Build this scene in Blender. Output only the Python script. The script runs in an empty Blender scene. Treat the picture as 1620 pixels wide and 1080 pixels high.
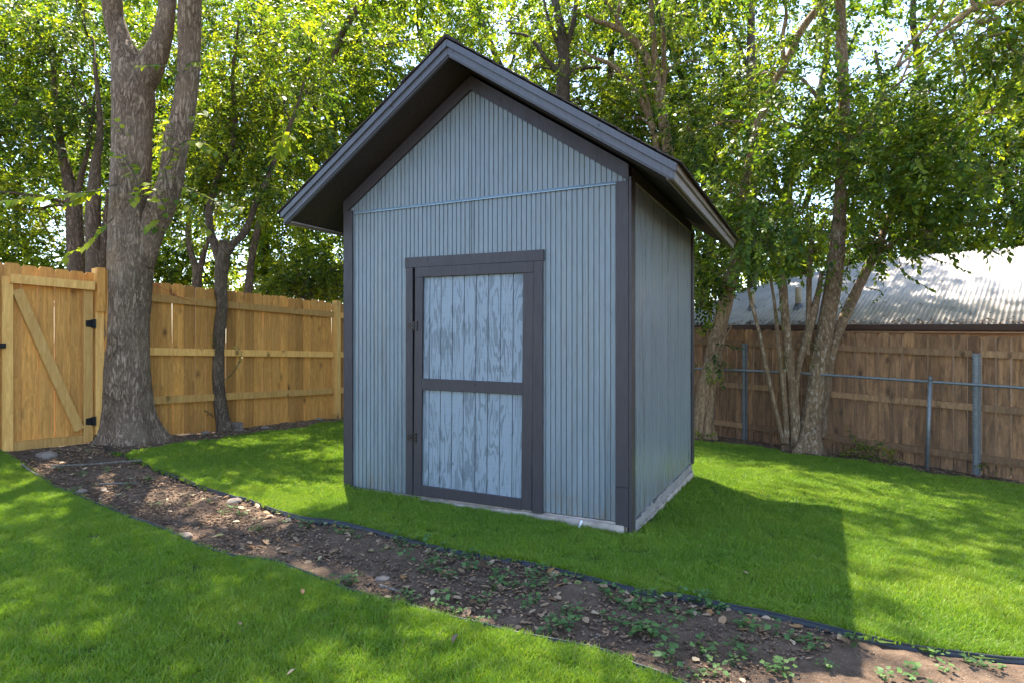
import bpy, bmesh, math, random
import numpy as np
from mathutils import Vector, Matrix

random.seed(7)
RNG = np.random.default_rng(11)
scene = bpy.context.scene
COL = scene.collection

# ------------------------------------------------------------------ camera, sky, sun, exposure
F, CX, CY, CAMZ = 975.2, 810.0, 540.0, 1.25          # photo pixels (1620 x 1080), camera height in metres
cam_d = bpy.data.cameras.new("camera")
cam_d.sensor_width = 36.0
cam_d.lens = 36.0 * F / 1620.0
cam_d.clip_start, cam_d.clip_end = 0.05, 2000.0
cam = bpy.data.objects.new("camera", cam_d)
COL.objects.link(cam)
cam.location = (0, 0, CAMZ)
cam.rotation_euler = (math.radians(90), 0, 0)
scene.camera = cam

SUN = Vector((-0.163, 0.5025, 1.0)).normalized()      # towards the sun
elev = math.asin(SUN.z)
azim = math.atan2(SUN.x, SUN.y)
world = bpy.data.worlds.new("World")
scene.world = world
world.use_nodes = True
wn = world.node_tree
wn.nodes.clear()
sky = wn.nodes.new('ShaderNodeTexSky')
sky.sky_type = 'NISHITA'
sky.sun_disc = False
sky.sun_elevation = elev
sky.sun_rotation = azim
sky.air_density, sky.dust_density, sky.ozone_density = 1.0, 0.6, 0.6
bg = wn.nodes.new('ShaderNodeBackground')
bg.inputs['Strength'].default_value = 0.15
wo = wn.nodes.new('ShaderNodeOutputWorld')
wn.links.new(sky.outputs[0], bg.inputs[0])
wn.links.new(bg.outputs[0], wo.inputs[0])

sun_d = bpy.data.lights.new("sun", 'SUN')
sun_d.energy = 4.7
sun_d.angle = math.radians(0.55)
sun_d.color = (1.0, 0.92, 0.78)
sun = bpy.data.objects.new("sun", sun_d)
COL.objects.link(sun)
sun.rotation_euler = SUN.to_track_quat('Z', 'Y').to_euler()

vs = scene.view_settings
vs.view_transform = 'Standard'
vs.look = 'None'
vs.exposure = 2.25
vs.gamma = 1.0
vs.use_curve_mapping = False
scene.cycles.max_bounces = 7
scene.cycles.use_adaptive_sampling = True
scene.cycles.adaptive_threshold = 0.02
scene.cycles.transparent_max_bounces = 8
scene.cycles.sample_clamp_indirect = 4.0

# ------------------------------------------------------------------ helpers
def lin(c):
    return tuple(((v / 12.92) if v <= 0.04045 else ((v + 0.055) / 1.055) ** 2.4) for v in c)

def at(px, py, Y):
    """world point that stands at depth Y on the line of sight of a photo pixel"""
    return Vector(((px - CX) / F * Y, Y, CAMZ - (py - CY) / F * Y))

_gp = np.array([(-4.93, 6.54, .177), (-4.26, 7.28, .13), (-2.86, 9.8, .044), (-1.40, 5.22, .017), (.79, 4.15, -.050),
                (1.84, 6.31, -.128), (3.49, 10.4, -.35), (5.1, 9.0, -.42), (6.3, 7.7, -.50), (0, 2.2, 0.0), (-1.5, 2.2, .03), (1.8, 2.2, -.09),
                (-4.0, 3.5, .10)])
_A = np.c_[np.ones(len(_gp)), _gp[:, :2]]
_pc = np.linalg.lstsq(_A, _gp[:, 2], rcond=None)[0]
_gr = _gp[:, 2] - _A @ _pc
def ground_z(x, y):
    x = np.clip(np.asarray(x, float), -7.5, 8.5); y = np.clip(np.asarray(y, float), 0.0, 14.0)
    z = _pc[0] + _pc[1] * x + _pc[2] * y
    w = 1.0 / ((x[..., None] - _gp[:, 0]) ** 2 + (y[..., None] - _gp[:, 1]) ** 2 + 0.6) ** 1.5
    return z + (w * _gr).sum(-1) / w.sum(-1)

def on_ground(px, py, lift=0.0):
    Y = 5.0
    for _ in range(40):
        z = float(ground_z((px - CX) / F * Y, Y)) + lift
        Y2 = (CAMZ - z) * F / (py - CY)
        Y = 0.5 * Y + 0.5 * min(Y2, 40)
    return Vector(((px - CX) / F * Y, Y, float(ground_z((px - CX) / F * Y, Y)) + lift))

def _hash(i, j, k, s):
    n = (i * 374761393 + j * 668265263 + k * 2147483647 + s * 974634541) & 0xffffffff
    n = ((n ^ (n >> 13)) * 1274126177) & 0xffffffff
    n = n ^ (n >> 16)
    return (n & 0xffff) / 65535.0
def vnoise(P, seed=0):
    P = np.asarray(P, float)
    I = np.floor(P).astype(np.int64); f = P - I; f = f * f * (3 - 2 * f)
    out = 0
    for a in (0, 1):
        for b in (0, 1):
            for c in (0, 1):
                w = (f[:, 0] if a else 1 - f[:, 0]) * (f[:, 1] if b else 1 - f[:, 1]) * (f[:, 2] if c else 1 - f[:, 2])
                out = out + w * _hash(I[:, 0] + a, I[:, 1] + b, I[:, 2] + c, seed)
    return out * 2 - 1
def fbm(P, oct=4, seed=0):
    P = np.asarray(P, float); r = 0; a = 1.0
    for o in range(oct):
        r = r + a * vnoise(P, seed + o); P = P * 2.03; a *= 0.5
    return r

def mesh_np(name, verts, faces_flat, sizes, smooth=False):
    """large mesh from arrays; faces_flat concatenated loops, sizes per face"""
    me = bpy.data.meshes.new(name)
    verts = np.asarray(verts, np.float32); faces_flat = np.asarray(faces_flat, np.int32); sizes = np.asarray(sizes, np.int32)
    me.vertices.add(len(verts)); me.vertices.foreach_set("co", verts.ravel())
    me.loops.add(len(faces_flat)); me.loops.foreach_set("vertex_index", faces_flat)
    me.polygons.add(len(sizes))
    st = np.zeros(len(sizes), np.int32); st[1:] = np.cumsum(sizes)[:-1]
    me.polygons.foreach_set("loop_start", st)
    me.polygons.foreach_set("loop_total", sizes)
    if smooth:
        me.polygons.foreach_set("use_smooth", np.ones(len(sizes), bool))
    me.update(calc_edges=True)
    return me

def mesh_py(name, verts, faces, smooth=False):
    me = bpy.data.meshes.new(name)
    me.from_pydata([tuple(v) for v in verts], [], faces)
    me.update()
    if smooth:
        me.polygons.foreach_set("use_smooth", np.ones(len(me.polygons), bool))
    return me

def link(name, me, mat=None, parent=None, loc=None, rot=None, **props):
    o = bpy.data.objects.new(name, me)
    COL.objects.link(o)
    if me is not None and mat is not None:
        if len(me.materials) == 0:
            for m in (mat if isinstance(mat, (list, tuple)) else [mat]):
                me.materials.append(m)
    if parent is not None:
        o.parent = parent
    if loc is not None:
        o.location = loc
    if rot is not None:
        o.rotation_euler = rot
    for k, v in props.items():
        o[k] = v
    return o

def thing(name, label, cat, loc=(0, 0, 0), rz=0.0, group=None):
    o = bpy.data.objects.new(name, None)
    COL.objects.link(o)
    o.empty_display_size = 0.2
    o.location = loc
    o.rotation_euler = (0, 0, rz)
    o['label'] = label; o['category'] = cat
    if group: o['group'] = group
    return o

class MB:
    """collects simple solids as verts / faces"""
    def __init__(s): s.v = []; s.f = []; s.m = []
    def add(s, vs, fs, m=0):
        b = len(s.v); s.v += [tuple(v) for v in vs]; s.f += [tuple(i + b for i in f) for f in fs]; s.m += [m] * len(fs)
    def box(s, x0, x1, y0, y1, z0, z1, m=0):
        s.add([(x0, y0, z0), (x1, y0, z0), (x1, y1, z0), (x0, y1, z0), (x0, y0, z1), (x1, y0, z1), (x1, y1, z1), (x0, y1, z1)],
              [(0, 3, 2, 1), (4, 5, 6, 7), (0, 1, 5, 4), (1, 2, 6, 5), (2, 3, 7, 6), (3, 0, 4, 7)], m)
    def prism(s, poly, y0, y1, m=0):
        """polygon of (x, z) extruded along y"""
        n = len(poly)
        v = [(p[0], y0, p[1]) for p in poly] + [(p[0], y1, p[1]) for p in poly]
        f = [tuple(range(n)), tuple(range(2 * n - 1, n - 1, -1))]
        f += [(i, i + n, (i + 1) % n + n, (i + 1) % n) for i in range(n)]
        s.add(v, f, m)
    def prism_x(s, poly, x0, x1, m=0):
        n = len(poly)
        v = [(x0, p[0], p[1]) for p in poly] + [(x1, p[0], p[1]) for p in poly]
        f = [tuple(range(n - 1, -1, -1)), tuple(range(n, 2 * n))]
        f += [(i, (i + 1) % n, (i + 1) % n + n, i + n) for i in range(n)]
        s.add(v, f, m)
    def cyl(s, p0, p1, r0, r1=None, n=8, m=0):
        r1 = r0 if r1 is None else r1
        p0 = Vector(p0); p1 = Vector(p1); d = (p1 - p0).normalized()
        a = d.orthogonal().normalized(); b = d.cross(a)
        v = []
        for p, r in ((p0, r0), (p1, r1)):
            for i in range(n):
                t = 2 * math.pi * i / n
                v.append(p + a * (r * math.cos(t)) + b * (r * math.sin(t)))
        f = [tuple(range(n - 1, -1, -1)), tuple(range(n, 2 * n))]
        f += [(i, (i + 1) % n, (i + 1) % n + n, i + n) for i in range(n)]
        s.add(v, f, m)
    def mesh(s, name, smooth=False):
        me = mesh_py(name, s.v, s.f, smooth)
        if any(s.m):
            me.polygons.foreach_set("material_index", np.array(s.m, np.int32))
        bm = bmesh.new(); bm.from_mesh(me); bmesh.ops.recalc_face_normals(bm, faces=bm.faces); bm.to_mesh(me); bm.free()
        return me

def board_mesh(name, L, Wd, T, ch=0.003):
    """board: length along z (0..L), width along x (centred), thickness along y (0..-T, front at -T), chamfered long edges"""
    w = Wd / 2
    prof = [(-w, 0), (w, 0), (w, -T + ch), (w - ch, -T), (-w + ch, -T), (-w, -T + ch)]
    n = len(prof)
    v = [(p[0], p[1], 0) for p in prof] + [(p[0], p[1], L) for p in prof]
    f = [tuple(range(n)), tuple(range(2 * n - 1, n - 1, -1))] + [(i, i + n, (i + 1) % n + n, (i + 1) % n) for i in range(n)]
    me = mesh_py(name, v, f)
    bm = bmesh.new(); bm.from_mesh(me); bmesh.ops.recalc_face_normals(bm, faces=bm.faces); bm.to_mesh(me); bm.free()
    return me

def catmull(pts, n):
    pts = [np.array(p, float) for p in pts]
    P = [2 * pts[0] - pts[1]] + pts + [2 * pts[-1] - pts[-2]]
    out = []
    for i in range(1, len(P) - 2):
        for k in range(n):
            t = k / n
            a, b, c, d = P[i - 1], P[i], P[i + 1], P[i + 2]
            out.append(0.5 * (2 * b + (c - a) * t + (2 * a - 5 * b + 4 * c - d) * t * t + (3 * b - 3 * c + d - a) * t ** 3))
    out.append(P[-2])
    return np.array(out)

def tube_arrays(path, rad, nseg=8, rough=0.0, rscale=6.0, seed=0, stretch=0.25, lobes=None, cap=True):
    """tapered tube; rough = radial relief amplitude (m). returns verts, faces list"""
    path = np.asarray(path, float); m = len(path); rad = np.asarray(rad, float)
    T = np.gradient(path, axis=0); T /= np.linalg.norm(T, axis=1)[:, None] + 1e-9
    ref = np.array([1.0, 0.03, 0.02]) if abs(T[0][0]) < 0.8 else np.array([0, 1.0, 0])
    A = np.zeros_like(path); B = np.zeros_like(path)
    a = ref - T[0] * ref.dot(T[0]); a /= np.linalg.norm(a)
    for i in range(m):
        a = a - T[i] * a.dot(T[i]); a /= np.linalg.norm(a) + 1e-9
        A[i] = a; B[i] = np.cross(T[i], a)
    th = np.linspace(0, 2 * np.pi, nseg, endpoint=False)
    R = rad[:, None] * np.ones((m, nseg))
    if lobes is not None:
        R = R * lobes(np.arange(m) / (m - 1), th)
    D = A[:, None, :] * np.cos(th)[None, :, None] + B[:, None, :] * np.sin(th)[None, :, None]
    if rough > 0:
        S = (path[:, None, :] * np.array([1, 1, stretch]) + D * R[:, :, None]) * rscale
        nz = fbm(S.reshape(-1, 3), 4, seed).reshape(m, nseg)
        R = R + rough * nz * np.minimum(1, R / (rad.max() + 1e-9) * 1.3)
    V = path[:, None, :] + D * R[:, :, None]
    V = V.reshape(-1, 3)
    i = np.arange(m - 1)[:, None] * nseg; j = np.arange(nseg)[None, :]; j2 = (j + 1) % nseg
    Q = np.stack([i + j, i + j2, i + nseg + j2, i + nseg + j], -1).reshape(-1, 4)
    return V, Q

def tubes_mesh(name, tubes, smooth=True):
    vs_, qs = [], []; b = 0
    for V, Q in tubes:
        vs_.append(V); qs.append(Q + b); b += len(V)
    V = np.concatenate(vs_); Q = np.concatenate(qs)
    return mesh_np(name, V, Q.ravel(), np.full(len(Q), 4), smooth)

# ------------------------------------------------------------------ materials
def new_mat(name):
    m = bpy.data.materials.new(name); m.use_nodes = True
    nt = m.node_tree; nt.nodes.clear()
    out = nt.nodes.new('ShaderNodeOutputMaterial')
    return m, nt, out
def nd(nt, typ, ins=None, **attrs):
    n = nt.nodes.new(typ)
    for k, v in attrs.items(): setattr(n, k, v)
    for k, v in (ins or {}).items():
        if isinstance(v, bpy.types.NodeSocket): nt.links.new(v, n.inputs[k])
        else: n.inputs[k].default_value = v
    return n
def coords(nt, scale=(1, 1, 1), per_object=True, kind='Object'):
    tc = nd(nt, 'ShaderNodeTexCoord')
    src = tc.outputs[kind]
    if per_object:
        oi = nd(nt, 'ShaderNodeObjectInfo')
        mul = nd(nt, 'ShaderNodeMath', {0: oi.outputs['Random'], 1: 37.0}, operation='MULTIPLY')
        add = nd(nt, 'ShaderNodeVectorMath', {0: src, 1: mul.outputs[0]}, operation='ADD')
        src = add.outputs[0]
    mp = nd(nt, 'ShaderNodeMapping', {'Vector': src, 'Scale': scale})
    return mp.outputs[0]
def noise(nt, vec, scale=5, detail=4, rough=0.55, dist=0.0):
    return nd(nt, 'ShaderNodeTexNoise', {'Vector': vec, 'Scale': scale, 'Detail': detail, 'Roughness': rough, 'Distortion': dist}).outputs['Fac']
def ramp(nt, fac, stops):
    r = nd(nt, 'ShaderNodeValToRGB', {'Fac': fac})
    el = r.color_ramp.elements
    while len(el) < len(stops): el.new(0.5)
    for e, (p, c) in zip(el, stops):
        e.position = p; e.color = (*c, 1) if len(c) == 3 else c
    return r.outputs[0]
def mix(nt, fac, a, b, mode='MIX'):
    n = nd(nt, 'ShaderNodeMix', data_type='RGBA', blend_type=mode)
    for s, v in ((n.inputs[0], fac), (n.inputs[6], a), (n.inputs[7], b)):
        if isinstance(v, bpy.types.NodeSocket): nt.links.new(v, s)
        else: s.default_value = v if not isinstance(v, tuple) else ((*v, 1) if len(v) == 3 else v)
    return n.outputs[2]
def math_(nt, op, a, b=0.0, c=0.0, clamp=False):
    n = nd(nt, 'ShaderNodeMath', {0: a, 1: b, 2: c}, operation=op); n.use_clamp = clamp
    return n.outputs[0]
def bump(nt, h, strength=0.3, dist=0.01):
    return nd(nt, 'ShaderNodeBump', {'Height': h, 'Strength': strength, 'Distance': dist}).outputs[0]
def principled(nt, out, color, rough=0.6, normal=None, spec=0.5, metal=0.0, coat=0.0):
    ins = {'Base Color': color if isinstance(color, bpy.types.NodeSocket) else (*color, 1), 'Roughness': rough, 'Metallic': metal, 'Specular IOR Level': spec}
    if coat: ins['Coat Weight'] = coat; ins['Coat Roughness'] = 0.25
    p = nd(nt, 'ShaderNodeBsdfPrincipled', ins)
    if normal is not None: nt.links.new(normal, p.inputs['Normal'])
    nt.links.new(p.outputs[0], out.inputs[0])
    return p
def obj_random(nt):
    return nd(nt, 'ShaderNodeObjectInfo').outputs['Random']

def m_paint(name, base, var=0.12, rough=0.42, dirt=0.25, grain=(14, 14, 1.2), knots=True, bstr=0.5, spec=0.25):
    m, nt, out = new_mat(name)
    v = coords(nt, (1, 1, 1))
    g = coords(nt, grain)
    n1 = noise(nt, v, 2.2, 4, 0.6)
    n2 = noise(nt, g, 6, 5, 0.6, 0.4)
    hi = tuple(c * (1 + var) for c in base); lo = tuple(c * (1 - var) for c in base)
    c = ramp(nt, n1, [(0.3, lo), (0.7, hi)])
    c = mix(nt, 0.5, c, ramp(nt, n2, [(0.35, tuple(x * 0.72 for x in base)), (0.62, tuple(x * 1.12 for x in base))]))
    if dirt:
        d = noise(nt, coords(nt, (5, 5, 1.0)), 3.0, 6, 0.7)
        c = mix(nt, ramp(nt, d, [(0.56, (0, 0, 0)), (0.74, (dirt,) * 3)]), c, tuple(x * 0.45 for x in base))
    if knots:
        vo = nd(nt, 'ShaderNodeTexVoronoi', {'Vector': v, 'Scale': 6.0, 'Randomness': 1.0})
        c = mix(nt, ramp(nt, vo.outputs['Distance'], [(0.045, (0.75,) * 3), (0.07, (0, 0, 0))]), c, tuple(x * 0.25 for x in base))
    rr = ramp(nt, n2, [(0.3, (rough + 0.12,) * 3), (0.7, (rough - 0.08,) * 3)])
    fine = noise(nt, coords(nt, (60, 60, 10)), 4, 3, 0.6)
    p = principled(nt, out, c, 0.5, bump(nt, math_(nt, 'ADD', n2, math_(nt, 'MULTIPLY', fine, 0.5)), bstr, 0.004), spec)
    nt.links.new(rr, p.inputs['Roughness'])
    return m

def m_wood(name, light, dark, weather=0.0, rough=0.75, stain=None):
    m, nt, out = new_mat(name)
    v = coords(nt, (1, 1, 1))
    g = coords(nt, (16, 16, 0.75))
    warp = noise(nt, coords(nt, (2.5, 2.5, 0.8)), 2.0, 3, 0.5)
    gv = nd(nt, 'ShaderNodeVectorMath', {0: g, 1: math_(nt, 'MULTIPLY', warp, 3.0)}, operation='ADD').outputs[0]
    n = noise(nt, gv, 2.6, 6, 0.6, 0.6)
    c = ramp(nt, n, [(0.3, dark), (0.5, tuple(0.5 * (a + b) for a, b in zip(light, dark))), (0.68, light)])
    rnd = obj_random(nt)
    tone = ramp(nt, rnd, [(0.0, (0.56, 0.53, 0.50)), (0.5, (0.95, 0.95, 0.95)), (1.0, (1.16, 1.12, 1.04))])
    c = mix(nt, 1.0, c, tone, 'MULTIPLY')
    # knots
    kv = coords(nt, (1.0, 0.0, 0.55))
    vo = nd(nt, 'ShaderNodeTexVoronoi', {'Vector': kv, 'Scale': 4.3, 'Randomness': 1.0})
    kd = math_(nt, 'ADD', vo.outputs['Distance'], math_(nt, 'MULTIPLY', noise(nt, v, 30, 2), 0.05))
    c = mix(nt, ramp(nt, kd, [(0.095, (0.9,) * 3), (0.14, (0.4,) * 3), (0.23, (0, 0, 0))]), c, tuple(x * 0.32 for x in dark))
    if weather:
        w = noise(nt, coords(nt, (7, 7, 0.9)), 2.5, 6, 0.7, 0.5)
        c = mix(nt, ramp(nt, w, [(0.40, (0, 0, 0)), (0.62, (weather,) * 3)]), c, stain or tuple(x * 0.4 for x in dark))
    fine = noise(nt, coords(nt, (90, 90, 3)), 3, 3, 0.6)
    principled(nt, out, c, rough, bump(nt, math_(nt, 'ADD', n, fine), 0.35, 0.004), 0.3)
    return m

def m_leaf(name, dark, mid, light, trans=0.42, rough=0.38, glow=(1.5, 1.45, 0.6), spec=0.22):
    m, nt, out = new_mat(name)
    at_ = nd(nt, 'ShaderNodeAttribute', attribute_name='tint').outputs['Fac']
    c = ramp(nt, at_, [(0.0, dark), (0.5, mid), (0.93, light), (1.0, tuple(min(0.5, x * 1.25) for x in light))])
    p = nd(nt, 'ShaderNodeBsdfPrincipled', {'Base Color': c, 'Roughness': rough, 'Specular IOR Level': spec})
    t = nd(nt, 'ShaderNodeBsdfTranslucent', {'Color': mix(nt, 1.0, c, glow, 'MULTIPLY')})
    s = nd(nt, 'ShaderNodeMixShader', {0: trans, 1: p.outputs[0], 2: t.outputs[0]})
    nt.links.new(s.outputs[0], out.inputs[0])
    return m

def m_bark(name, light, dark, scale=1.0, patch=None, patch_amt=0.6, bstr=0.8):
    m, nt, out = new_mat(name)
    v = coords(nt, (scale, scale, 0.26 * scale), per_object=False)
    n0 = noise(nt, v, 13.0, 6, 0.62, 0.9)
    n1 = noise(nt, v, 34.0, 5, 0.65, 0.5)
    rg = math_(nt, 'ABSOLUTE', math_(nt, 'SUBTRACT', n0, 0.5))
    rg1 = math_(nt, 'ABSOLUTE', math_(nt, 'SUBTRACT', n1, 0.5))
    crk = nd(nt, 'ShaderNodeTexVoronoi', {'Vector': nd(nt, 'ShaderNodeVectorMath', {0: v, 1: math_(nt, 'MULTIPLY', n0, 0.12)}, operation='ADD').outputs[0], 'Scale': 30.0, 'Randomness': 1.0}, feature='DISTANCE_TO_EDGE').outputs['Distance']
    h = math_(nt, 'ADD', math_(nt, 'MULTIPLY', math_(nt, 'MINIMUM', rg, 0.14), 3.0), math_(nt, 'ADD', math_(nt, 'MULTIPLY', rg1, 1.3), math_(nt, 'MULTIPLY', math_(nt, 'MINIMUM', crk, 0.12), 1.5)))
    c = ramp(nt, h, [(0.08, tuple(x * 0.55 for x in dark)), (0.30, dark), (0.68, light)])
    n2 = noise(nt, coords(nt, (1, 1, 1), per_object=False), 2.6, 4, 0.6)
    c = mix(nt, ramp(nt, n2, [(0.35, (0, 0, 0)), (0.7, (0.5,) * 3)]), c, tuple(x * 0.8 for x in light))
    if patch:
        n3 = noise(nt, coords(nt, (3, 3, 1.4), per_object=False), 9.0, 5, 0.65)
        c = mix(nt, ramp(nt, n3, [(0.56, (0, 0, 0)), (0.61, (patch_amt,) * 3)]), c, patch)
    principled(nt, out, c, 0.85, bump(nt, h, bstr, 0.03), 0.2)
    return m

def m_simple(name, base, rough=0.6, metal=0.0, var=0.2, scale=8.0, bstr=0.2, spec=0.4, bd=0.005):
    m, nt, out = new_mat(name)
    n = noise(nt, coords(nt, (1, 1, 1)), scale, 5, 0.6)
    c = ramp(nt, n, [(0.3, tuple(x * (1 - var) for x in base)), (0.7, tuple(x * (1 + var) for x in base))])
    principled(nt, out, c, rough, bump(nt, n, bstr, bd), spec, metal)
    return m

M = {}
def add_weather(m):
    nt = m.node_tree
    p = [n for n in nt.nodes if n.type == 'BSDF_PRINCIPLED'][0]
    src = p.inputs['Base Color'].links[0].from_socket
    tc = nd(nt, 'ShaderNodeTexCoord').outputs['Object']
    z = nd(nt, 'ShaderNodeSeparateXYZ', {0: tc}).outputs[2]
    n1 = noise(nt, coords(nt, (10, 10, 3)), 2.0, 5, 0.7)
    mud = math_(nt, 'MULTIPLY', math_(nt, 'SUBTRACT', 1.0, math_(nt, 'MULTIPLY', z, 3.2), clamp=True), ramp(nt, n1, [(0.42, (0, 0, 0)), (0.62, (0.8,) * 3)]))
    c = mix(nt, mud, src, (0.16, 0.125, 0.095))
    st = noise(nt, coords(nt, (9, 9, 0.35)), 2.0, 5, 0.65)
    c = mix(nt, 1.0, c, ramp(nt, st, [(0.3, (0.80, 0.80, 0.80)), (0.5, (1.0, 1.0, 1.0)), (0.72, (1.13, 1.13, 1.11))]), 'MULTIPLY')
    nt.links.new(c, p.inputs['Base Color'])
    r2 = ramp(nt, st, [(0.35, (0.22,) * 3), (0.6, (0.5,) * 3)])
    nt.links.new(r2, p.inputs['Roughness'])
M['siding'] = m_paint('blue_grey_siding_paint', (0.158, 0.184, 0.203), 0.10, 0.36, 0.30, knots=False, bstr=0.15, spec=0.45)
add_weather(M['siding'])
M['trim'] = m_paint('charcoal_trim_paint', (0.048, 0.040, 0.044), 0.12, 0.42, 0.15)
M['barge'] = m_paint('slate_barge_paint', (0.088, 0.087, 0.102), 0.10, 0.36, 0.12)
M['soffit'] = m_paint('dark_brown_soffit_paint', (0.036, 0.028, 0.024), 0.25, 0.7, 0.3, grain=(1.2, 10, 10), knots=False)
M['greywood'] = m_paint('weathered_grey_fascia_wood', (0.24, 0.215, 0.205), 0.2, 0.6, 0.4, grain=(14, 1.0, 14))
M['flash'] = m_simple('painted_metal_flashing', (0.20, 0.265, 0.32), 0.3, 0.3, 0.1)
M['shingle'] = m_simple('asphalt_shingle', (0.045, 0.035, 0.032), 0.9, 0, 0.5, 60, 0.6)
M['pine'] = m_wood('fresh_pine', (0.72, 0.355, 0.090), (0.44, 0.185, 0.040), 0.22, 0.7, (0.16, 0.10, 0.045))
M['pine_rail'] = m_wood('fresh_pine_rail', (0.80, 0.47, 0.15), (0.58, 0.29, 0.08), 0.12, 0.7, (0.2, 0.13, 0.06))
M['oldwood'] = m_wood('weathered_cedar', (0.50, 0.262, 0.130), (0.25, 0.125, 0.060), 0.75, 0.85, (0.075, 0.042, 0.025))
M['oldrail'] = m_wood('weathered_cedar_rail', (0.50, 0.285, 0.150), (0.30, 0.162, 0.082), 0.45, 0.85, (0.07, 0.045, 0.03))
M['bark_big'] = m_bark('grey_brown_ridged_bark', (0.50, 0.360, 0.255), (0.15, 0.096, 0.063), 1.45, None, bstr=1.0)
M['bark_dark'] = m_bark('dark_rough_bark', (0.25, 0.18, 0.125), (0.085, 0.057, 0.039), 1.6)
M['bark_tan'] = m_bark('tan_bark_with_pale_patches', (0.34, 0.225, 0.135), (0.145, 0.090, 0.052), 1.4, (0.52, 0.43, 0.34), 0.55, 0.5)
M['bark_lean'] = m_bark('peeling_brown_bark', (0.44, 0.295, 0.175), (0.19, 0.115, 0.062), 1.0, (0.52, 0.37, 0.25), 0.4, 0.6)
M['bark_far'] = m_bark('brown_bark', (0.17, 0.125, 0.09), (0.065, 0.046, 0.033), 1.2)
M['leaf_lime'] = m_leaf('lime_green_leaf', (0.026, 0.058, 0.011), (0.112, 0.182, 0.016), (0.28, 0.315, 0.020), 0.56)
M['leaf_green'] = m_leaf('mid_green_leaf', (0.021, 0.049, 0.012), (0.088, 0.150, 0.018), (0.23, 0.26, 0.020), 0.52)
M['leaf_dark'] = m_leaf('dark_green_leaf', (0.030, 0.066, 0.015), (0.090, 0.160, 0.022), (0.18, 0.23, 0.02), 0.5, 0.42)
M['weed'] = m_leaf('weed_leaf', (0.045, 0.10, 0.030), (0.075, 0.145, 0.045), (0.13, 0.21, 0.05), 0.3, 0.5)
M['concrete'] = m_simple('stained_concrete', (0.33, 0.27, 0.235), 0.9, 0, 0.35, 14, 0.5, 0.2, 0.01)
M['stone'] = m_simple('pale_stone', (0.20, 0.155, 0.125), 0.9, 0, 0.3, 12, 0.5, 0.2, 0.01)
M['galv'] = m_simple('galvanised_steel', (0.21, 0.215, 0.225), 0.5, 0.5, 0.2, 20, 0.1)
M['wire'] = m_simple('dull_chain_wire', (0.20, 0.18, 0.165), 0.55, 0.6, 0.2, 20, 0.1)
M['black'] = m_simple('black_hardware', (0.012, 0.012, 0.014), 0.4, 0.2, 0.3, 20, 0.1)
M['screw'] = m_simple('rusty_screw', (0.26, 0.12, 0.06), 0.6, 0.4, 0.3, 40)
M['edging'] = m_simple('black_plastic_edging', (0.020, 0.022, 0.028), 0.45, 0, 0.3, 12, 0.2)
M['metalroof'] = m_simple('white_galvanised_roof_sheet', (0.40, 0.365, 0.34), 0.55, 0.1, 0.15, 3.0, 0.05)
M['gutter'] = m_simple('brown_gutter_paint', (0.085, 0.048, 0.036), 0.45, 0, 0.15)
M['stucco'] = m_simple('tan_house_wall', (0.66, 0.46, 0.30), 0.9, 0, 0.1, 20, 0.3)
M['pvc'] = m_simple('weathered_tan_pipe', (0.42, 0.33, 0.22), 0.6, 0, 0.2)
M['lead'] = m_simple('grey_pipe_boot', (0.14, 0.14, 0.15), 0.6, 0.3, 0.3)
M['white'] = m_simple('white_plastic', (0.72, 0.74, 0.78), 0.4, 0, 0.08)
M['stick'] = m_bark('bleached_stick', (0.36, 0.32, 0.28), (0.17, 0.14, 0.12), 3.0)
M['red'] = m_simple('red_string', (0.45, 0.04, 0.02), 0.7, 0, 0.1)

def m_dry():
    m, nt, out = new_mat('dry_leaf')
    r = obj_random(nt)
    c = ramp(nt, r, [(0, (0.20, 0.11, 0.05)), (0.3, (0.42, 0.29, 0.18)), (0.55, (0.34, 0.17, 0.06)), (0.8, (0.50, 0.38, 0.27)), (0.92, (0.22, 0.24, 0.06)), (1.0, (0.12, 0.075, 0.05))])
    n = noise(nt, coords(nt, (1, 1, 1)), 40, 3)
    c = mix(nt, 0.5, c, mix(nt, n, tuple([0.5] * 3), (1.1, 1.1, 1.1)), 'MULTIPLY')
    p = nd(nt, 'ShaderNodeBsdfPrincipled', {'Base Color': c, 'Roughness': 0.6})
    t = nd(nt, 'ShaderNodeBsdfTranslucent', {'Color': c})
    s = nd(nt, 'ShaderNodeMixShader', {0: 0.25, 1: p.outputs[0], 2: t.outputs[0]})
    nt.links.new(s.outputs[0], out.inputs[0]); return m
M['dry'] = m_dry()

def m_soil():
    m, nt, out = new_mat('brown_soil')
    v = coords(nt, (1, 1, 1), per_object=False)
    a = noise(nt, v, 1.7, 6, 0.65); b = noise(nt, v, 22, 6, 0.7); c_ = noise(nt, v, 120, 3, 0.6)
    c = ramp(nt, a, [(0.32, (0.060, 0.039, 0.026)), (0.55, (0.110, 0.073, 0.049)), (0.72, (0.20, 0.138, 0.095))])
    c = mix(nt, 0.6, c, ramp(nt, b, [(0.3, (0.046, 0.030, 0.020)), (0.6, (0.132, 0.088, 0.060)), (0.78, (0.28, 0.195, 0.138))]))
    vo = nd(nt, 'ShaderNodeTexVoronoi', {'Vector': v, 'Scale': 70.0})
    c = mix(nt, ramp(nt, vo.outputs['Distance'], [(0.10, (0.8,) * 3), (0.16, (0, 0, 0))]), c, (0.36, 0.28, 0.22))
    h = math_(nt, 'ADD', b, math_(nt, 'MULTIPLY', c_, 0.5))
    principled(nt, out, c, 0.95, bump(nt, h, 0.9, 0.02), 0.15); return m
M['soil'] = m_soil()
M['turfbase'] = m_simple('turf_thatch', (0.035, 0.055, 0.014), 0.95, 0, 0.4, 9, 0.5, 0.1)

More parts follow.
